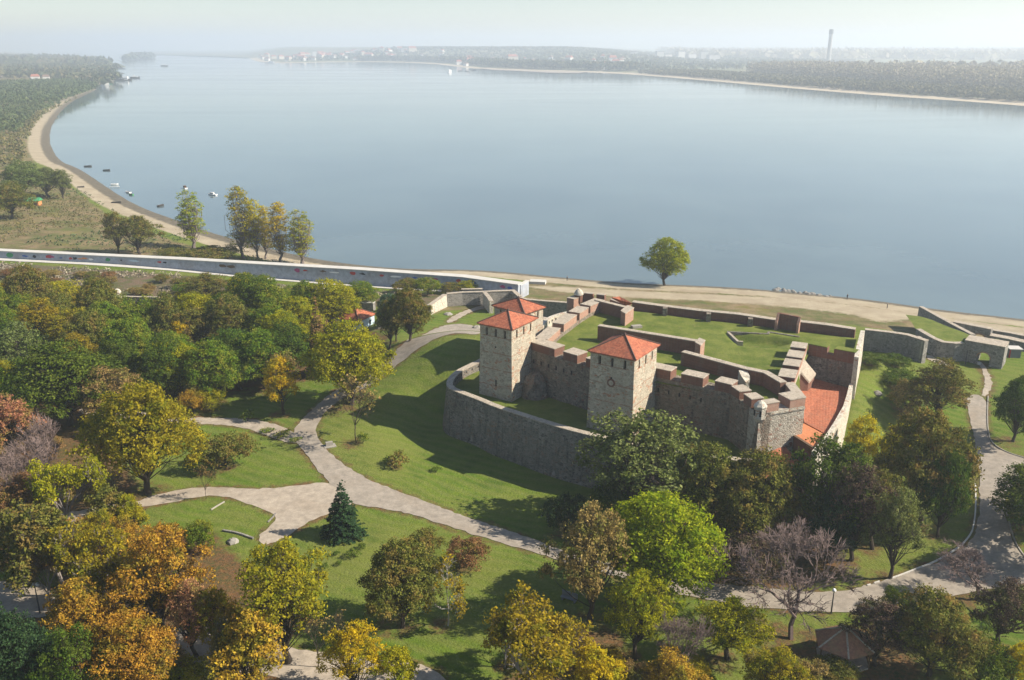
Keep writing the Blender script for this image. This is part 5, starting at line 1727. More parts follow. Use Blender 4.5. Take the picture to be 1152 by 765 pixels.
# ------------------------------------------------------------------ the far banks
far_shore_px = [(281, 65.5), (284, 67.5), (294, 70), (330, 71), (380, 69.6), (440, 69.8), (485, 71.5), (515, 75), (530, 77), (600, 80), (650, 81), (694, 82.6), (740, 86), (794, 90.5), (850, 95.6), (911, 101), (998, 108), (1060, 112), (1152, 119), (1420, 140)]
fs = chaikin(PP(far_shore_px, RIVER), 1)
far_poly = fs + [(6500, 1500), (12500, 5000), (12500, 15500), (-3500, 15500), (-4200, 11000), (-3000, 7600)]
def far_land(X, Y):
    d = seg_dist(X, Y, fs, False)
    a = 576 + 1000 * X / (Y * CP + 70 * SP)
    k = np.clip((a - 270) / 60, 0, 1) * np.clip((800 - a) / 180, 0, 1)
    k = k * k * (3 - 2 * k)
    up = np.clip((d - 120) / 1000, 0, 1); up = up * up * (3 - 2 * up)
    base = np.minimum(RIVER + d * .05, -6.5)
    return base + k * up * (50 + 9 * vnoise(X, Y, 420, 12)) + 1.5 * vnoise(X, Y, 140, 3) * np.clip(d / 200, 0, 1)
g = NG('far_ground')
co = g.coord('Position')
fa = g.attr('shore')
c = g.mix(g.val(g.noise(co, .006, 6, .7), .4, .6), (.10, .115, .045), (.21, .18, .095))
c = g.mix(g.val(g.noise(co, .0018, 4, .6), .5, .6, 0, .7), c, (.07, .10, .035))
c = g.mix(g.val(g.math('ADD', fa, g.math('MULTIPLY', g.noise(co, .01, 5, .7), .5)), .7, .8), c, (.42, .35, .245))
g.col(c); g.rough(.95)
fb = surface('far_bank', far_poly, far_land, 'far_ground', 110, 40)
X = np.array([v.co.x + fb.location.x for v in fb.data.vertices]); Y = np.array([v.co.y + fb.location.y for v in fb.data.vertices])
dsh = seg_dist(X, Y, fs, False)
at = fb.data.attributes.new('shore', 'FLOAT', 'POINT'); at.data.foreach_set('value', np.clip(1.0 - dsh / 75, 0, 1).astype(np.float32))
# land beyond the ground sheet on the left side
lb = PP([(142, 77), (136, 73.5), (126, 71.5), (105, 69), (70, 66.5), (40, 62), (10, 58.5)], RIVER) + [(-13000, 9000), (-13000, 1500), (-3400, 1500), (-3300, 2450), (-1500, 2450)]
l2 = surface('left_far_bank', lb, lambda X, Y: -5.6 + 1.5 * vnoise(X, Y, 160, 3), 'far_ground', 150, 60)
# island in the river
isl = PP([(140, 68.5), (150, 67.2), (166, 66.4), (172, 65.2), (168, 64.0), (156, 64.2), (146, 66.4)], RIVER)
surface('river_island', isl, lambda X, Y: -7 + 0 * X, 'far_ground', 60, 40)
# sand spit and groyne
surface('sand_spit', PP([(540, 77.2), (565, 76.0), (610, 77.5), (640, 78.6), (665, 80.8), (650, 82.6), (620, 82.2), (585, 80.2), (555, 79)], RIVER), lambda X, Y: -9.2 + 0 * X, 'path_gravel', 60, 30)

LMf = {
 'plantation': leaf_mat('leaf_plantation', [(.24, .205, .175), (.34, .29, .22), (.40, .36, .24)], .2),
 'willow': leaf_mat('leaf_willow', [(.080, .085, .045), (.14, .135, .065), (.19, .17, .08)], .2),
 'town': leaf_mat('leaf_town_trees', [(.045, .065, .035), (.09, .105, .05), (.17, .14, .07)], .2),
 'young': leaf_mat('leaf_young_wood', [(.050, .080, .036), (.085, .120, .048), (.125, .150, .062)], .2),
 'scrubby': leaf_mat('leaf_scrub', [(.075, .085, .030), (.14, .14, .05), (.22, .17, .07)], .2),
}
def forest(name, label, pts, hgt, wid, zf, pal, q=16, leaf=None, cat='wood', seed=5, zlo=.25, kind='stuff'):
    r = np.random.default_rng(seed)
    pts = np.array(pts)
    n = len(pts)
    z0 = zf(pts[:, 0], pts[:, 1])
    Hh = hgt * r.uniform(.82, 1.15, n); Ww = wid * r.uniform(.8, 1.25, n)
    c = np.repeat(np.stack([pts[:, 0], pts[:, 1], z0], 1), q, 0)
    H2, W2 = np.repeat(Hh, q), np.repeat(Ww, q)
    t = r.uniform(zlo, 1, n * q)
    rad = W2 / 2 * np.sqrt(np.clip(1 - ((t - .6) / .45) ** 2, .05, 1))
    a = r.uniform(0, 6.28, n * q)
    k = r.uniform(.3, 1, n * q)
    c = c + np.stack([rad * k * np.cos(a), rad * k * np.sin(a), H2 * t], 1)
    nm = np.stack([np.cos(a), np.sin(a), np.full(n * q, .6)], 1)
    lf = leaves(c, nm, (leaf or wid * .28), r, .6)
    me = quads_mesh(name, lf); me.materials.append(LMf[pal])
    o = link(bpy.data.objects.new(name, me)); tag(o, label, cat, kind=kind)
    return o
def scatter(poly, sp, seed=1, jit=.45):
    r = np.random.default_rng(seed)
    P_ = np.array(poly)
    gx, gy = np.meshgrid(np.arange(P_[:, 0].min(), P_[:, 0].max(), sp), np.arange(P_[:, 1].min(), P_[:, 1].max(), sp))
    gx = gx.ravel() + r.uniform(-jit, jit, gx.size) * sp; gy = gy.ravel() + r.uniform(-jit, jit, gy.size) * sp
    k = inside(gx, gy, poly)
    return np.stack([gx[k], gy[k]], 1)
def shift_shore(off, lo, hi):
    """part of the far shore line moved inland"""
    l = [p for p in fs if lo <= project(p[0], p[1], RIVER)[0] <= hi]
    return offset_line(l, off)
def band(o1, o2, lo, hi):
    return shift_shore(o1, lo, hi) + shift_shore(o2, lo, hi)[::-1]
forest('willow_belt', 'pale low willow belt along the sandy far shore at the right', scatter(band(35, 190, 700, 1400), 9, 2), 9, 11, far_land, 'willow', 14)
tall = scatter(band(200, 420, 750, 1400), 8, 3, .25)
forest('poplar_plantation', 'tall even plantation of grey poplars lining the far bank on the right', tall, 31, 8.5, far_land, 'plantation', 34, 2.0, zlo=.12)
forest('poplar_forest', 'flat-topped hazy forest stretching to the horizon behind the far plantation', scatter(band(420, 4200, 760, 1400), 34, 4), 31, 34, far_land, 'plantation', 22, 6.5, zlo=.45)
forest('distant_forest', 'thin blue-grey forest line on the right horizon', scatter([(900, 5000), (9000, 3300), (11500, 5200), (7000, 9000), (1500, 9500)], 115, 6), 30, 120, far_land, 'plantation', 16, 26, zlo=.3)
hill = scatter([p for p in [(-1150, 4200), (-1250, 5200), (-700, 6500), (1200, 6500), (1500, 4400), (900, 3000), (330, 2600), (-260, 4000)]], 34, 7)
dh = seg_dist(hill[:, 0], hill[:, 1], fs, False)
hill = hill[(dh > 150) & inside(hill[:, 0], hill[:, 1], far_poly)]
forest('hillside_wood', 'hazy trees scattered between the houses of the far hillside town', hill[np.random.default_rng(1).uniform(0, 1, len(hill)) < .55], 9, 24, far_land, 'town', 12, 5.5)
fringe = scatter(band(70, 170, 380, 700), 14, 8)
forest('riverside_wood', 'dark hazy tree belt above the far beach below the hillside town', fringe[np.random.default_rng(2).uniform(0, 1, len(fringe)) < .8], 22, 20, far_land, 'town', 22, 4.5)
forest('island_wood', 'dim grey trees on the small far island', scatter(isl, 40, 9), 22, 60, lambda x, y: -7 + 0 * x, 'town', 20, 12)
zl = lambda x, y: np.full(len(x), -5.4)
pl = lambda px: PP(px, -5.2)
forest('young_plantation', 'even dark green plantation blocks behind the left shore', scatter(pl([(-260, 128), (60, 118), (100, 104), (112, 98), (75, 93), (-260, 102)]), 7.5, 10, .2), 9, 8, zl, 'young', 14, 1.7)
forest('young_plantation', 'paler green plantation left of the curved beach', scatter(pl([(-260, 160), (22, 150), (40, 128), (80, 112), (60, 119), (-260, 130)]), 6.5, 11, .2), 5, 6, zl, 'young', 10, 1.3)
forest('shore_scrub', 'mottled grey-green scrub between the left meadow and the curved beach', scatter(pl([(-260, 196), (-40, 196), (32, 186), (26, 172), (34, 150), (52, 128), (92, 108), (70, 118), (40, 130), (15, 152), (-260, 162)]), 8, 12), 3.6, 7, zl, 'scrubby', 16, 1.0)
forest('left_far_wood', 'hazy woodland behind the far left plantations', scatter(pl([(-200, 92), (45, 88), (75, 92), (118, 97), (136, 89), (126, 84), (133, 77), (100, 72), (-200, 74)]), 24, 13), 13, 24, zl, 'town', 14, 5)
forest('left_horizon_wood', 'faint grey treeline at the far left horizon', scatter(pl([(-80, 74), (128, 76), (122, 71.5), (100, 69), (60, 66.5), (0, 65), (-80, 65)]), 75, 14), 18, 80, zl, 'town', 12, 17)
o = surface('sand_quarry', pl([(-40, 84.5), (30, 82.5), (52, 82), (50, 83.6), (20, 86), (-40, 88.5)]), lambda X, Y: -4.9 + 0 * X, 'path_gravel', 40, 20)

# ------------------------------------------------------------------ houses across the river
plain('house_white', (.66, .64, .60), .8, .1); plain('house_cream', (.55, .48, .38), .8, .1); plain('house_grey', (.40, .39, .38), .8, .1)
plain('far_red_roof', (.34, .13, .09), .8, .2); plain('far_brown_roof', (.20, .13, .10), .8, .2); plain('far_grey_roof', (.24, .23, .24), .8, .2)
HM = {}
def house_mesh(k):
    if k in HM: return HM[k]
    w, d, h, rf = [(14, 10, 6, 4), (20, 12, 9, 4), (11, 9, 4.5, 3.5), (30, 14, 14, .6), (18, 14, 22, .6)][k % 5]
    mb = MB(); mb.prism([(-w / 2, -d / 2), (w / 2, -d / 2), (w / 2, d / 2), (-w / 2, d / 2)], -4, h)
    me = bpy.data.meshes.new('house_wall'); me.from_pydata(mb.v, [], mb.f); me.materials.append(MATS[['house_white', 'house_cream', 'house_white', 'house_grey', 'house_white'][k % 5]])
    rb = MB(); W2, D2 = w / 2 + .5, d / 2 + .5
    if rf > 1:
        a, b, c_, e = (-W2, -D2, h), (W2, -D2, h), (W2, D2, h), (-W2, D2, h); f, g_ = (-W2 * .7, 0, h + rf), (W2 * .7, 0, h + rf)
        for q in ([a, b, g_, f], [c_, e, f, g_], [b, c_, g_], [e, a, f]): rb.face(q)
    else:
        rb.prism([(-W2, -D2), (W2, -D2), (W2, D2), (-W2, D2)], h, h + rf)
    mr = bpy.data.meshes.new('house_roof'); mr.from_pydata(rb.v, [], rb.f); mr.materials.append(MATS[['far_red_roof', 'far_red_roof', 'far_brown_roof', 'far_grey_roof', 'far_grey_roof'][k % 5]])
    HM[k] = (me, mr); return HM[k]
def far_house(k, x, y, z, rz, label, group=None, sc=1.0, name='house', cat='house'):
    me, mr = house_mesh(k)
    r = empty(name, (x, y, z), label, cat, group); r.rotation_euler = (0, 0, rz); r.scale = (sc, sc, sc)
    link(bpy.data.objects.new('wall', me), r); link(bpy.data.objects.new('roof', mr), r)
hr = random.Random(3)
def hill_point(px, frac):
    """a spot on the far hillside: column px, fraction of the way inland"""
    a = (px - 576) / 1000.0
    best = None
    ys = np.linspace(1500, 7000, 400)
    X_ = a * (ys * CP + 75 * SP)
    ins_ = inside(X_, ys, far_poly)
    k = np.nonzero(ins_)[0][0]
    y = ys[k] + 120 + frac * 1300
    x = a * (y * CP + 60 * SP)
    return x, y, float(far_land(np.array([x]), np.array([y]))[0])
for i in range(95):
    px = hr.uniform(292, 475) if i < 62 else hr.uniform(475, 700)
    x, y, z = hill_point(px, hr.uniform(.02, 1.0))
    far_house(hr.choice([0, 0, 1, 2, 2]), x, y, z + 2, hr.uniform(0, 3), 'tiny pale house of the hillside town in the haze across the river', 'houses of the town across the river', hr.uniform(1.3, 2.2))
for px, fr, k, lb in [(354, .75, 4, 'pale tower-like building left on the skyline of the hillside town'), (401, .9, 3, 'long white block on the crest of the hillside town'), (337, .35, 1, 'bright white house low on the left slope of the hillside town'),
                      (455, .6, 3, 'white block at the right end of the denser hillside town'), (540, .2, 1, 'pale building near the far beach, right of the moored ferry'), (345, .5, 3, 'large white building above the left tip of the far shore')]:
    x, y, z = hill_point(px, fr); far_house(k, x, y, z, .3, lb, None, 1.3)
for i in range(9):
    px = 800 - i * 12 + hr.uniform(-4, 4)
    y = 4300 + hr.uniform(0, 400); x = (px - 576) / 1000 * (y * CP + 75 * SP)
    far_house(4 if i % 2 else 3, x, y, -6, hr.uniform(0, 1), 'faint pale apartment block beyond the far plantation', 'apartment blocks beyond the plantation', 1.9, 'apartment_block', 'building')
for px, py, k, lb in [(40, 90, 0, 'white house beside the sand strip at the far left'), (52, 89, 2, 'second small white house right of the sand strip at the far left'), (118, 93, 2, 'small house behind the left harbour')]:
    x, y = P(px, py, -5); far_house(k, x, y, -5, .4, lb, None, 1.2)
# chimney
yc = 3800; xc = (931.5 - 576) / 1000 * (yc * CP + 70 * SP)
r = empty('chimney_tower', (xc, yc, -7), 'tall grey concrete chimney on the right horizon', 'chimney')
MB().lathe((xc, yc, -7), [(8.6, 0), (8.0, 60), (7.8, 116)], 16).build('shaft', 'house_grey', r)
MB().lathe((xc, yc, 107), [(8.6, 0), (9.0, 3), (9.0, 17), (8.4, 18)], 16).build('head', 'grey_metal', r)
MB().box((xc + 60, yc, -7), (90, 30, 18)).build('plant_building', 'house_grey', r)

# ------------------------------------------------------------------ boats
def hull(mb, x, y, z, L, Wd, h, rz, n=9):
    secs = []
    for i in range(n):
        t = i / (n - 1); s = (t - .5) * L
        w = Wd / 2 * (math.sin(math.pi * min(1, t * .62 + .38)) ** .7 if t < 1 else .02)
        lift = .35 * h * t * t
        secs.append([(s, -w, h + lift), (s, -w * .75, .1), (s, 0, -.12), (s, w * .75, .1), (s, w, h + lift)])
    ca, sa = math.cos(rz), math.sin(rz)
    f = lambda p: (x + p[0] * ca - p[1] * sa, y + p[0] * sa + p[1] * ca, z + p[2])
    for i in range(n - 1):
        for k in range(4):
            mb.face([f(secs[i][k]), f(secs[i + 1][k]), f(secs[i + 1][k + 1]), f(secs[i][k + 1])][::-1])
    mb.face([f(p) for p in secs[0]])
    # inner floor
    for i in range(n - 1):
        a, b = secs[i], secs[i + 1]
        mb.face([f((a[0][0], a[0][1] * .85, h * .55)), f((b[0][0], b[0][1] * .85, h * .55)), f((b[4][0], b[4][1] * .85, h * .55)), f((a[4][0], a[4][1] * .85, h * .55))])
plain('boat_dark', (.05, .045, .04), .6, .3); plain('boat_white', (.75, .74, .72), .5, .05)
def boat(px, py, L, rz, hm, label, cabin=None, ground=False):
    x, y, z = (*P(px, py, RIVER), RIVER) if not ground else T(px, py)
    r = empty('rowing_boat' if not cabin else 'motor_boat', (x, y, z), label, 'boat')
    mb = MB(); hull(mb, x, y, z, L, L * .36, .65, rz); mb.build('hull', hm, r)
    if cabin:
        c = MB(); c.box((x, y, z + .5), (L * .38, L * .24, 1.0), rz); c.build('cabin', cabin, r)
        w_ = MB(); w_.box((x, y, z + 1.0), (L * .39, L * .245, .32), rz); w_.build('cabin_window', 'dark_recess', r)
    else:
        for k in (-.2, .12):
            MB().box((x + math.cos(rz) * L * k, y + math.sin(rz) * L * k, z + .5), (.3, L * .3, .08), rz).build('thwart', 'wood', r)
boat(208, 212, 5.2, 2.2, 'boat_white', 'largest white boat, moored off the beach with a brownish canopy', 'wood')
boat(239, 219.5, 5.2, 2.8, 'boat_white', 'white boat with small cabin, farthest right of the moored boats', 'boat_white')
boat(129, 208, 4.0, .3, 'boat_white', 'small white boat by the little jetty')
boat(144, 217, 4.6, 2.5, 'boat_white', 'white boat lying beside a green one below the jetty')
boat(147.5, 219.5, 3.4, 2.6, 'green_paint', 'small green boat touching a white one')
boat(99, 187.5, 4.6, .2, 'boat_dark', 'dark boat closest to the bend of the beach')
boat(120, 192, 4.2, .1, 'boat_dark', 'dark boat on the open water right of the beach bend')
boat(181, 232, 4.2, 1.2, 'boat_dark', 'lone dark boat near the beach left of the poplars')
boat(131, 228.5, 4.6, .1, 'boat_dark', 'dark boat pulled up on the sand below the green-roofed hut', ground=True)
boat(91, 211, 3.6, .5, 'boat_dark', 'dark boat lying high on the sandy track', ground=True)
x, y = P(129, 211, RIVER)
r = empty('jetty', (x, y, RIVER), 'little pale jetty reaching from the beach into the water', 'jetty')
MB().box((x, y, RIVER + .35), (5.4, .9, .12), .15).build('deck', 'off_white', r)
for k in (-2.3, 0, 2.3): MB().tube([(x + k, y, RIVER - 1), (x + k, y, RIVER + .4)], .08, 5).build('post', 'wood', r)
def ship(px, py, L, rz, label, hm='boat_dark', top='boat_white', tall=6, name='ship'):
    x, y = P(px, py, RIVER)
    r = empty(name, (x, y, RIVER), label, 'ship')
    mb = MB(); hull(mb, x, y, RIVER, L, L * .24, 3.0, rz); mb.build('hull', hm, r)
    MB().box((x, y, RIVER + 1.7), (L * .6, L * .17, tall), rz).build('deckhouse', top, r)
    MB().box((x, y, RIVER + tall * .55), (L * .56, L * .175, 1.2), rz).build('window_band', 'grey_metal', r)
    MB().box((x - math.cos(rz) * L * .12, y - math.sin(rz) * L * .12, RIVER + 1.7 + tall), (L * .14, L * .1, 2.5), rz).build('wheelhouse', top, r)
ship(118, 93, 30, .1, 'white and green moored ship nearest the left bank', 'green_paint')
ship(138, 90.5, 40, .12, 'long moored ship with dark hull and white decks in the left harbour', tall=7)
ship(152, 88, 22, .1, 'small dark barge at the outer end of the left harbour', tall=3)
ship(185, 74.5, 26, .1, 'tiny white vessel in mid-river near the far island', tall=4)
ship(506, 81.5, 26, 1.2, 'white ferry moored in front of the far sand spit', 'boat_white', tall=5)
for px_, py_, L_ in [(518, 80, 14), (525, 80.3, 12), (533, 79.5, 14)]:
    x, y = P(px_, py_, RIVER); o = MB().box((x, y, RIVER - .5), (L_, 6, 2.2), .1).build('pontoon', 'boat_dark'); tag(o, 'low dark pontoon in the chain between the ferry and the sand spit', 'pontoon', 'pontoons of the far ferry')
ship(305, 70.5, 34, .05, 'pale vessel moored at the left tip of the far shore', 'boat_white', tall=5)
ship(322, 70, 24, .05, 'smaller pale vessel right of the one at the far tip', 'boat_white', tall=4)
# brush on the meadow and the scrub strip
def hgt(x, y): return height(np.array(x), np.array(y))
mpoly = [q[:2] for q in T_many([(-60, 278), (60, 281), (190, 286), (330, 298), (262, 283), (190, 262), (140, 244), (95, 216), (70, 205), (40, 192), (-60, 196)])]
bp = scatter(mpoly, 3.2, 31)
nz = vnoise(bp[:, 0], bp[:, 1], 22, 77)
forest('meadow_brush', 'patchy brown and green brush over the left meadow', bp[(nz > .02)], 1.0, 4.2, hgt, 'scrubby', 9, .36, zlo=0)
forest('meadow_weeds', 'greener weeds between the brown brush of the left meadow', bp[(nz < -.12)], .6, 3.0, hgt, 'young', 6, .4, zlo=0)
spoly = [q[:2] for q in T_many([(-60, 296), (0, 296), (200, 309), (215, 316), (330, 322), (470, 330), (470, 336), (300, 334), (180, 330), (-60, 318)])]
bp = scatter(spoly, 2.2, 32)
forest('scrub_brush', 'low brown scrub along the foot of the flood wall', bp[vnoise(bp[:, 0], bp[:, 1], 14, 78) > -.15], .9, 2.4, hgt, 'plantation', 10, .32, zlo=0)
# ------------------------------------------------------------------ flood wall with paintings
ft = [(-330, 266, -2.6), (-150, 274.5, -2.6), (0, 283, -2.6), (200, 292.5, -2.4), (400, 304, -2.2), (520, 312.5, -2.0), (583, 321, -1.9)]
fl_line = [P(a, b, z) for a, b, z in ft]; fz = [z for *_, z in ft]
root = empty('flood_wall', (*fl_line[3], -5), 'long straight concrete flood wall with a white walkway on top and faded paintings', 'flood wall')
mb = MB(); wall_strip(mb, fl_line, 3.0, -7.5, fz, side=1, batter=.5); mb.build('wall', 'levee_face', root)
mb = MB(); wall_strip(mb, offset_line(fl_line, -.12), 3.3, [z + .003 for z in fz], [z + .28 for z in fz], side=1); mb.build('walkway', 'white_cap', root)
foot = offset_line(fl_line, -.6)
mb = MB(); outer_ = offset_line(fl_line, -3.4)
rs_o, rs_i = resample(outer_, 4, False), resample(foot, 4, False)
n_ = min(len(rs_o), len(rs_i))
def on_line(line, t):
    L = [0]
    for i in range(1, len(line)): L.append(L[-1] + math.dist(line[i - 1], line[i]))
    s = t * L[-1]
    for i in range(1, len(line)):
        if s <= L[i] + 1e-6:
            k = (s - L[i - 1]) / (L[i] - L[i - 1]); return (line[i - 1][0] * (1 - k) + line[i][0] * k, line[i - 1][1] * (1 - k) + line[i][1] * k)
    return line[-1]
NF = 110
po = [on_line(outer_, i / NF) for i in range(NF)]; pi = [on_line(foot, i / NF) for i in range(NF)]
ho_ = height(np.array([p[0] for p in po]), np.array([p[1] for p in po])) + .12
hi_ = height(np.array([p[0] for p in pi]), np.array([p[1] for p in pi])) + .12
for i in range(NF - 1):
    mb.face([(*po[i], ho_[i]), (*po[i + 1], ho_[i + 1]), (*pi[i + 1], hi_[i + 1]), (*pi[i], hi_[i])])
o = mb.build('footway', 'white_cap'); o['kind'] = 'structure'
gr_ = random.Random(11)
def graffito(px, mat, w, h, dz=0, shape=0):
    # a painted patch on the wall's face
    a, b = None, None
    for i in range(len(ft) - 1):
        if ft[i][0] <= px <= ft[i + 1][0]:
            k = (px - ft[i][0]) / (ft[i + 1][0] - ft[i][0]); break
    A, B = Vector(fl_line[i]), Vector(fl_line[i + 1]); q = A.lerp(B, k); u = (B - A).normalized(); n = Vector((u.y, -u.x))
    zt_ = fz[i] * (1 - k) + fz[i + 1] * k
    zc_ = zt_ - 1.05 + dz
    pts = []
    m = 11
    for j in range(m):
        t = 2 * math.pi * j / m; rr_ = 1 + gr_.uniform(-.35, .35) * shape
        pts.append((math.cos(t) * w / 2 * rr_, math.sin(t) * h / 2 * rr_))
    o = MB()
    f = []
    for s, zz in pts:
        zz = zc_ + zz
        batt = (zt_ - zz) / (zt_ + 7.5) * .5
        p = q + u * s + n * (batt + .012)
        f.append((p.x, p.y, zz))
    o.face(f)
    o.build('painting', mat, root)
for px_, m_, w_, h_, s_ in [(11, 'green_paint', 1.9, 1.5, .2), (29, 'blue_paint', 1.6, .5, 1), (40, 'black_cloth', 1.0, .9, 1), (56, 'red_paint', 2.0, .9, 1), (60, 'magenta_paint', 1.4, .6, 1), (70, 'blue_paint', .8, .4, .6), (81, 'red_paint', .9, .7, 1), (86, 'black_cloth', 1.1, .8, 1),
                            (92, 'orange_paint', 1.3, .4, .5), (97, 'orange_paint', 1.5, .5, .5), (104, 'white_paint', 1.2, .6, .5), (123, 'green_paint', 1.3, 1.1, .4), (138, 'black_cloth', .5, .4, 1), (152, 'pale_blue_wall', 2.4, .6, .6), (180, 'red_paint', .9, .5, 1), (186, 'black_cloth', .8, .5, 1),
                            (252, 'wood', 1.8, .9, .5), (262, 'wood', 2.0, .9, .5), (336, 'magenta_paint', 1.3, 1.0, 1), (345, 'red_paint', 1.0, .5, 1), (365, 'wood', 1.6, .6, 1), (377, 'white_paint', 2.4, .4, .6), (397, 'red_paint', 1.4, 1.0, .5), (408, 'black_cloth', 1.2, .5, 1), (430, 'red_paint', 1.0, .5, 1),
                            (446, 'white_paint', 2.2, .5, .7), (468, 'blue_paint', 1.3, .5, 1), (490, 'magenta_paint', 1.2, .6, 1), (516, 'red_paint', 1.0, 1.0, .4), (521, 'pale_blue_wall', 2.6, .8, .5), (532, 'blue_paint', 2.0, .8, .6), (566, 'magenta_paint', 1.5, .8, 1), (574, 'blue_paint', 1.2, .8, .5)]:
    graffito(px_, m_, w_ * 1.5, h_ * 1.15, gr_.uniform(-.15, .15), s_)
# stair wall at the end of the flood wall
a = P(586, 320, -1.9); b = P(595, 314.5, -2.2)
r = empty('end_wall', (*a, -6), 'short sloping wall with pale coping at the right end of the flood wall', 'concrete wall')
mb = MB(); wall_strip(mb, [a, b], 1.0, -7, [-2.3, -2.6], side=1); mb.build('side_wall', 'levee_face', r)
mb = MB(); wall_strip(mb, offset_line([a, b], -.05), 1.1, [-2.297, -2.597], [-2.1, -2.4], side=1); mb.build('coping', 'white_cap', r)
e = Vector(b) - Vector(a); e.normalize(); n = Vector((e.y, -e.x))
x, y, z = T(605, 319)
o = MB().box((x, y, z - .3), (5.2, 3.2, 1.3), -.15).build('concrete_block', 'white_cap'); tag(o, 'bright white rectangular concrete block on the sand at the end of the flood wall', 'concrete block')

# ------------------------------------------------------------------ old walls in the wood
def soft_low(label, px, h, th=1.0, cap='white_cap'):
    pts = T_many(px)
    l = [p[:2] for p in pts]; zz = [p[2] + h for p in pts]
    r = empty('old_wall', (*l[0], pts[0][2]), label, 'stone wall')
    mb = MB(); wall_strip(mb, l, th, [z - h - .8 for z in zz], zz, side=1); mb.build('wall', 'ravelin_stone', r)
    mb = MB(); wall_strip(mb, offset_line(l, -.08), th + .16, [z + .003 for z in zz], [z + .15 for z in zz], side=1); mb.build('coping', cap, r)
soft_low('flat pale top of an old wall right of the white stone pillar', [(139, 341), (160, 341.5), (184, 342)], 1.8, .9, 'coping')
soft_low('shorter old wall top with a dark gap, second from the white stone pillar', [(193, 341.5), (209, 343)], 2.0, 1.6, 'coping')
soft_low('short pale wall top seen between crowns below the bare sandy patch', [(296, 345), (320, 346.5)], 2.0, 1.2, 'coping')
soft_low('pale wall top behind the red-roofed house', [(380, 349), (420, 350)], 2.2, 1.4)
soft_low('pale wall top just left of the round dark olive tree', [(434, 350), (452, 348)], 2.0, 1.4)
x, y, z = T(133, 337)
r = empty('stone_pillar', (x, y, z), 'white arched stone pillar standing above the wood by the scrub strip', 'pillar')
mb = MB(); mb.box((x, y, z - .3), (1.9, 1.6, 2.5), .5); mb.build('shaft', 'limewash_sunlit', r)
MB().lathe((x, y, z + 2.2), [(1.15, 0), (1.05, .35), (.75, .8), (.3, 1.05), (.02, 1.1)], 12).build('rounded_top', 'limewash_sunlit', r, smooth=True)

# ------------------------------------------------------------------ red-roofed house
gx_, gy_, gz_ = T(399, 372)
ze_h = gz_ + 3.4
A_, B_ = P(378, 357, ze_h), P(403, 361, ze_h)
u = (Vector(B_) - Vector(A_)); Lq = u.length; u.normalize(); n = Vector((-u.y, u.x))
hq = [A_, B_, tuple(Vector(B_) + n * 7.0 + u * 0), tuple(Vector(A_) + n * 7.0)]
r = empty('small_house', (*hq[0], gz_), 'small pale house with a red hipped roof half hidden behind the large yellow-green tree', 'house')
mb, rec = MB(), []
for i in range(4):
    L = math.dist(hq[i], hq[(i + 1) % 4])
    wall_face(mb, rec, hq[i], hq[(i + 1) % 4], gz_ - 1, ze_h - .12, [(L * .2, L * .2 + .9, gz_ + 1, gz_ + 2.3), (L * .65, L * .65 + .9, gz_ + 1, gz_ + 2.3)], .2)
mb.build('wall', 'pale_blue_wall', r)
for q in rec: MB().face(q).build('window', 'dark_recess', r)
hip_roof(r, hq, ze_h, ze_h + 2.2, .4)
cq_ = Vector(hq[3]).lerp(Vector(hq[0]), .45) + u * 1.6
ch = MB().box((cq_.x, cq_.y, ze_h), (.8, .7, 2.6), .2).build('chimney', 'white_paint', r)
MB().box((cq_.x, cq_.y, ze_h + 2.62), (1.0, .9, .15), .2).build('chimney_cap', 'grey_metal', ch)

# ------------------------------------------------------------------ hut on the left meadow
x, y, z = T(38, 231)
r = empty('green_roofed_hut', (x, y, z), 'small hut with green roof and orange wall on the left meadow', 'hut')
MB().box((x, y, z - .2), (6.0, 3.6, 2.5), .08).build('wall', 'orange_paint', r)
MB().box((x, y - 1.9, z - .2), (5.0, .12, 1.6), .08).build('veranda', 'wood', r)
mb = MB(); ca, sa = math.cos(.08), math.sin(.08)
f = lambda a, b, c: (x + a * ca - b * sa, y + a * sa + b * ca, z + c)
mb.face([f(-3.6, -2.8, 2.3), f(3.6, -2.8, 2.3), f(3.4, 0, 3.7), f(-3.4, 0, 3.7)]); mb.face([f(3.6, 2.4, 2.3), f(-3.6, 2.4, 2.3), f(-3.4, 0, 3.7), f(3.4, 0, 3.7)])
mb.face([f(3.6, -2.8, 2.3), f(3.6, 2.4, 2.3), f(3.4, 0, 3.7)]); mb.face([f(-3.6, 2.4, 2.3), f(-3.6, -2.8, 2.3), f(-3.4, 0, 3.7)])
mb.build('roof', 'green_paint', r)
for k in (-2.9, -1, 1, 2.9): MB().tube([f(k, -2.6, -.3), f(k, -2.6, 2.3)], .08, 5).build('post', 'wood', r)

# ------------------------------------------------------------------ gazebo
x, y, z = T(947, 741)
r = empty('gazebo', (x, y, z), 'small open gazebo with worn brown tiled roof under the roadside trees', 'gazebo')
ze_, zp_ = z + 2.5, z + 4.6
hx = [(x + 3.7 * math.cos(math.radians(a)), y + 3.4 * math.sin(math.radians(a))) for a in (20, 80, 140, 200, 260, 320)]
mb = MB()
for i in range(6):
    a, b = hx[i], hx[(i + 1) % 6]; L = math.dist(a, b)
    mb.face([(*a, ze_), (*b, ze_), (x, y, zp_)], uv=[(0, 0), (L, 0), (L / 2, 4.0)])
    mb.face([(*a, ze_ - .12), (*b, ze_ - .12), (*b, ze_), (*a, ze_)], uv=[(0, 0), (L, 0), (L, .1), (0, .1)])
mb.face([(*p, ze_ - .12) for p in hx[::-1]])
rf_ = mb.build('roof', 'old_tile', r)
mb = MB()
for p in hx: mb.tube([(*p, ze_ + .04), (x, y, zp_ + .06)], .12, 5)
mb.build('ridge_tiles', 'coping', rf_)
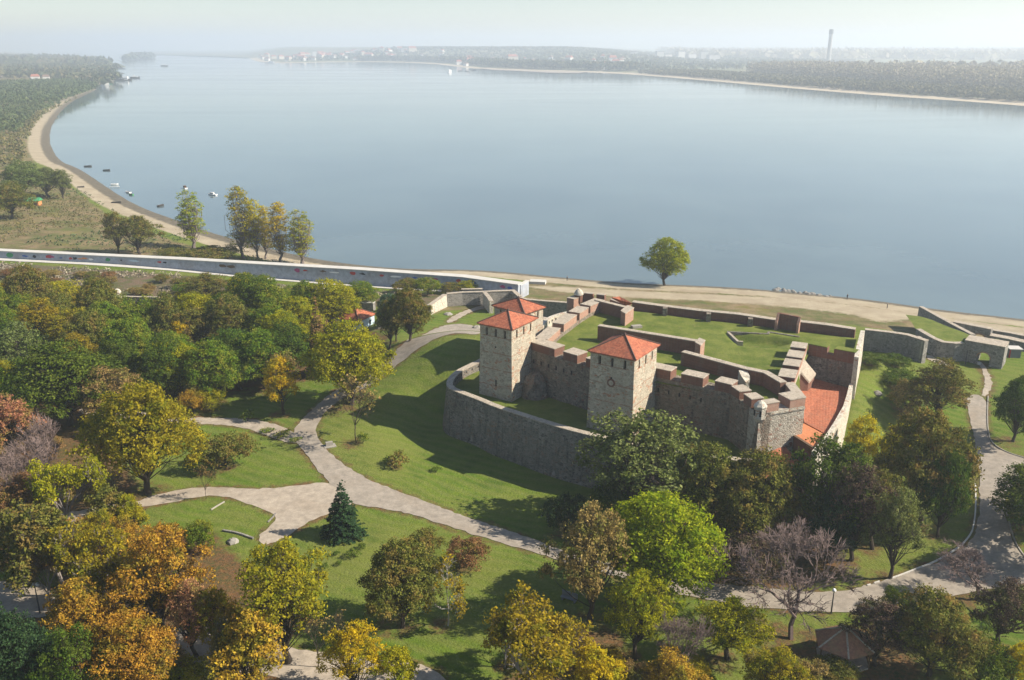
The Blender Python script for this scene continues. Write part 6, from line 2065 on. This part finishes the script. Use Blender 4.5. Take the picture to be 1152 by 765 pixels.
for p in hx:
    q = Vector((x, y)).lerp(Vector(p), .88)
    MB().tube([(q.x, q.y, z - .5), (q.x, q.y, ze_)], .1, 6).build('post', 'wood', r)
mb = MB(); mb.prism([tuple(Vector((x, y)).lerp(Vector(p), .9)) for p in hx], z - .6, z + .2); mb.build('floor', 'path_gravel', r)

# ------------------------------------------------------------------ bench, blocks, kerbs, lamps
x, y, z = T(640, 676)
r = empty('park_bench', (x, y, z), 'grey bench in the shade left of the tall thin dark trunk', 'bench')
MB().box((x, y, z + .42), (2.3, .6, .1), -.5).build('seat', 'grey_metal', r)
bx_, by_ = x - math.sin(.5) * -.32 * -1, y + .3
MB().box((x + .15, y + .32, z + .55), (2.3, .1, .65), -.5).build('backrest', 'grey_metal', r)
for k in (-.9, .9): MB().box((x + k * math.cos(.5), y - k * math.sin(.5), z - .2), (.15, .6, .62), -.5).build('leg', 'grey_metal', r)
x, y, z = T(371, 502)
r = empty('stone_marker', (x, y, z), 'small pale stone marker on a slab at the inner edge of the path', 'marker')
MB().box((x, y, z - .1), (2.2, 1.6, .25), .4).build('slab', 'stone_block', r)
MB().box((x - .1, y + .1, z + .15), (1.3, .6, .7), .4).build('block', 'stone_block', r)
for i, (px_, py_, s_, lb) in enumerate([(987, 443, .9, 'grey boulder on the green slope right of the castle'), (585, 467, .8, 'pale stone lying on the shaded grass between tower and outer wall'), (426, 369, 1.1, 'pale boulder at the fork by the round olive tree'), (536, 369, 1.2, 'grey stones where the path meets the left tower'), (504, 354, 1.3, 'flat white rubble on the ground inside the outwork'),
                                   (262, 610, .9, 'flat pale stone of the small garden ruin'), (250, 742, .9, 'white stones beside the bottom leaf-strewn path')]):
    if i == 1: x, y, z = (*P(px_, py_, -.3), -.35)
    else: x, y, z = T(px_, py_)
    o = MB(); pr_ = random.Random(i)
    o.lathe((x, y, z), [(s_ * .9, -.3), (s_, .1), (s_ * .8, .35), (s_ * .4, .55), (.05, .6)], 8)
    o.v = [(a + pr_.uniform(-.15, .15), b + pr_.uniform(-.15, .15), c + pr_.uniform(-.08, .08)) for a, b, c in o.v]
    tag(o.build('boulder', 'ravelin_stone' if i == 0 else 'stone_block'), lb, 'stone')
def kerb(label, px, mat, w=.20, h=.12, off=.0):
    pts = chaikin([q[:2] for q in T_many(px)], 2)
    pts = resample(pts, 1.2, False)
    X_ = np.array([p[0] for p in pts]); Y_ = np.array([p[1] for p in pts]); hh = height(X_, Y_)
    mb = MB(); wall_strip(mb, pts, w, [float(v) - .3 for v in hh], [float(v) + .07 + h for v in hh], side=1)
    tag(mb.build('kerb', mat), label, 'kerb')
kerb('white painted kerb curving along the inside of the road bend at the right', [(1002, 652), (1026, 643), (1050, 634), (1068, 624), (1083, 614), (1092, 603), (1096, 594), (1098.5, 572), (1098, 545)], 'white_cap')
kerb('short broken piece of white kerb left of the road bend', [(984, 657), (990, 655)], 'white_cap')
kerb('tiny broken kerb stone farthest left of the road bend', [(976, 659.5), (980, 658.5)], 'white_cap')
kerb('dark kerb around the grass corner at the right edge', [(1129, 562), (1132, 578), (1137, 599), (1143, 615), (1156, 632)], 'stone_block', .2)
kerb('grey kerb along the right side of the straight road', [(1111, 446), (1110, 470), (1111, 486), (1114, 498), (1130, 509), (1160, 518)], 'stone_block', .18)
kerb('low stone edging of the small garden ruin below the gravel forecourt', [(250, 598), (268, 601), (284, 607)], 'ravelin_stone', .3, .2)
kerb('thin pale log lying on the grass beside the forecourt', [(238, 574), (246, 569), (253, 565)], 'bark_pale', .18, .1)
kerb('pale edging stone at the lower rim of the forecourt', [(302, 588), (308, 582), (311, 578)], 'ravelin_stone', .2, .1)
def lamp(px, py, top, label, arm=0, globes=1):
    x, y, z = T(px, py)
    d = y * CP - (z - CAMZ) * SP
    h = (py - top) * d / FPX / .93
    r = empty('street_lamp', (x, y, z), label, 'street lamp')
    MB().tube([(x, y, z - .3), (x, y, z + h * .5), (x, y, z + h)], [.11, .09, .06], 6).build('pole', 'dark_metal', r)
    if arm:
        MB().tube([(x, y, z + h - .1), (x + arm * .6, y, z + h + .1), (x + arm, y, z + h)], .05, 5).build('arm', 'dark_metal', r)
        MB().box((x + arm, y, z + h - .12), (.9, .35, .16)).build('lamp_head', 'grey_metal', r)
    else:
        for k in range(globes):
            dx = (k - (globes - 1) / 2) * .8
            MB().lathe((x + dx, y, z + h), [(.1, -.05), (.26, .12), (.28, .28), (.18, .45), (.02, .5)], 10).build('globe', 'boat_white', r, smooth=True)
        if globes > 1: MB().tube([(x - .4, y, z + h - .05), (x + .4, y, z + h - .05)], .04, 5).build('arm', 'dark_metal', r)
lamp(1086, 410, 394, 'dark street lamp with an arm in front of the arched gate wall', 1.6)
lamp(45, 690, 657, 'slim park lamp with two white globes by the light lower path', 0, 2)
lamp(935, 690, 664, 'park lamp with a white top at the lower road edge behind the gazebo')
# kiosk and bin near the arched gate
q = P(1139, 402, -2.2)
r = empty('kiosk', (*q, -2.6), 'small blue-grey kiosk with pale roof and red side post by the arched gate', 'kiosk')
MB().box((*q, -3.0), (2.4, 2.2, 3.0), -.1).build('body', 'grey_metal', r)
MB().box((*q, .003), (2.9, 2.7, .18), -.1).build('roof', 'white_cap', r)
MB().box((q[0] - 1.35, q[1] - 1.0, -3.0), (.25, .25, 3.0), -.1).build('post', 'red_paint', r)
x, y = P(1053, 399, -1.2)
tag(MB().lathe((x, y, -1.8), [(.4, 0), (.45, .3), (.45, 1.5), (.3, 1.6)], 10).build('litter_bin', 'red_paint'), 'red bin at the foot of the curving grey outwork wall', 'bin')
x, y = P(1101, 410, -2)
tag(MB().box((x, y, -2.4), (.7, .5, 1.0), .2).build('stone_post', 'white_cap'), 'small white post at the left foot of the dark arch', 'post')
# rock groyne
for i in range(16):
    px_, py_ = 872 + i * 4.0 + rng.uniform(-2, 2), 325.5 + i * .55 + rng.uniform(-1.2, .8)
    x, y = P(px_, py_, -9.9); s_ = rng.uniform(.6, 1.3)
    o = MB(); o.lathe((x, y, -10.4), [(s_, 0), (s_ * .9, .5), (s_ * .4, .9), (.05, 1.0)], 7)
    tag(o.build('shore_rock', 'ravelin_stone'), 'dark rock in the small stony bank at the water behind the castle', 'rock', 'rocks at the water line behind the castle')

# ------------------------------------------------------------------ people on the beach
def person(px, py, label, coat, legs, pose=0.3, ground=None):
    x, y, z = ground or T(px, py)
    g_ = NG('clothes_%d' % int(px))
    sz = g_.n('SeparateXYZ'); g_.l(g_.coord('Object'), sz.inputs[0])
    c1 = g_.mix(g_.math('GREATER_THAN', sz.outputs[2], .92), legs, coat)
    c1 = g_.mix(g_.math('GREATER_THAN', sz.outputs[2], 1.47), c1, (.42, .25, .17))
    g_.col(g_.mix(g_.math('GREATER_THAN', sz.outputs[2], 1.66), c1, (.04, .03, .02)))
    V = [(0, 0, .95), (0, 0, 1.2), (0, 0, 1.42), (0, 0, 1.52), (0, .02, 1.60), (0, .02, 1.74), (-.1, 0, .9), (-.12, pose * .35, .48), (-.12, pose * .3, .08), (-.12, pose * .3 + .16, .03), (.1, 0, .9), (.12, -pose * .2, .48), (.12, -pose * .55, .09), (.12, -pose * .55 + .16, .04),
         (-.2, 0, 1.38), (-.27, -pose * .2, 1.12), (-.28, -pose * .1 + .08, .86), (.2, 0, 1.38), (.27, pose * .2, 1.12), (.28, pose * .3 + .08, .88)]
    E_ = [(0, 1), (1, 2), (2, 3), (3, 4), (4, 5), (0, 6), (6, 7), (7, 8), (8, 9), (0, 10), (10, 11), (11, 12), (12, 13), (2, 14), (14, 15), (15, 16), (2, 17), (17, 18), (18, 19)]
    R_ = [.16, .16, .15, .06, .10, .09, .10, .07, .05, .045, .10, .07, .05, .045, .07, .05, .04, .07, .05, .04]
    me = bpy.data.meshes.new('person'); me.from_pydata(V, E_, [])
    me.materials.append(g_.m)
    o = link(bpy.data.objects.new('person', me)); o.location = (x, y, z); o.rotation_euler = (0, 0, pose * 4)
    sk = o.modifiers.new('skin', 'SKIN')
    if not me.skin_vertices: me.attributes  # layer is made with the modifier below
    try:
        for i, rr in enumerate(R_): me.skin_vertices[0].data[i].radius = (rr, rr * .8)
        me.skin_vertices[0].data[0].use_root = True
    except Exception:
        b = bmesh.new(); b.from_mesh(me); ly = b.verts.layers.skin.verify(); b.verts.ensure_lookup_table()
        for i, rr in enumerate(R_): b.verts[i][ly].radius = (rr, rr * .8)
        b.verts[0][ly].use_root = True
        b.to_mesh(me); b.free()
    ss = o.modifiers.new('smooth', 'SUBSURF'); ss.levels = ss.render_levels = 1
    tag(o, label, 'person')
person(998, 347, 'person in dark clothes walking on the sand above the right grassy outwork', (.03, .03, .04), (.02, .02, .03))
person(953, 336.5, 'person in dark clothes standing at the water edge behind the castle', (.03, .025, .03), (.03, .03, .05), .1)
person(638, 316, 'person in dark clothes at the water left of the domed turret', (.025, .025, .03), (.02, .02, .02), .2)
person(257, 280, 'person in pale clothes walking on the beach between the poplars', (.55, .5, .48), (.3, .28, .3), .3)
# ------------------------------------------------------------------ groups for repeated kinds
GN = {'fortress_tower': 'square towers of the castle', 'poplar_tree': 'poplars on the beach', 'curtain_wall': 'curtain walls of the castle', 'inner_wall': 'free-standing walls on the terrace',
      'outer_wall': 'outer walls of the castle', 'ravelin_wall': 'walls of the outworks', 'river_embankment': 'embankment walls along the river', 'old_wall': 'old wall tops in the wood', 'kerb': 'kerbs and edgings of the park paths',
      'street_lamp': 'lamp posts of the park', 'rowing_boat': 'rowing boats by the beach', 'motor_boat': 'motor boats off the beach', 'ship': 'moored ships', 'person': 'people on the beach', 'boulder': 'loose stones',
      'broadleaf_tree': 'broadleaf trees of the park', 'bare_tree': 'leafless trees of the park', 'thinning_tree': 'half-bare trees of the park', 'bush': 'bushes of the park', 'small_tree': 'small trees of the park',
      'spruce_tree': 'conifers of the park', 'small_shrub': 'small shrubs on the lawns', 'young_tree': 'young trees of the park', 'brick_battlement': 'brick blocks at the far corner', 'house': 'houses across the river'}
tops = [o for o in COL.objects if o.parent is None and o.get('label') and not o.get('group')]
cnt = {}
for o in tops:
    b = o.name.split('.')[0]; cnt[b] = cnt.get(b, 0) + 1
for o in tops:
    b = o.name.split('.')[0]
    if b in GN and cnt[b] > 1: o['group'] = GN[b]
# ------------------------------------------------------------------ haze
mb = MB()
mb.prism([(-13900, -400), (13900, -400), (13900, 15900), (-13900, 15900)], -15.0, 190.0, bottom=True)
hm = bpy.data.materials.new('haze')
hm.use_nodes = True
ht = hm.node_tree
ht.nodes.remove(ht.nodes['Principled BSDF'])
pv = ht.nodes.new('ShaderNodeVolumePrincipled')
pv.inputs['Color'].default_value = (.82, .90, 1.0, 1)
pv.inputs['Density'].default_value = 2.4e-4
pv.inputs['Anisotropy'].default_value = .25
ht.links.new(pv.outputs[0], ht.nodes['Material Output'].inputs['Volume'])
ho = mb.build('haze', hm); ho['kind'] = 'stuff'
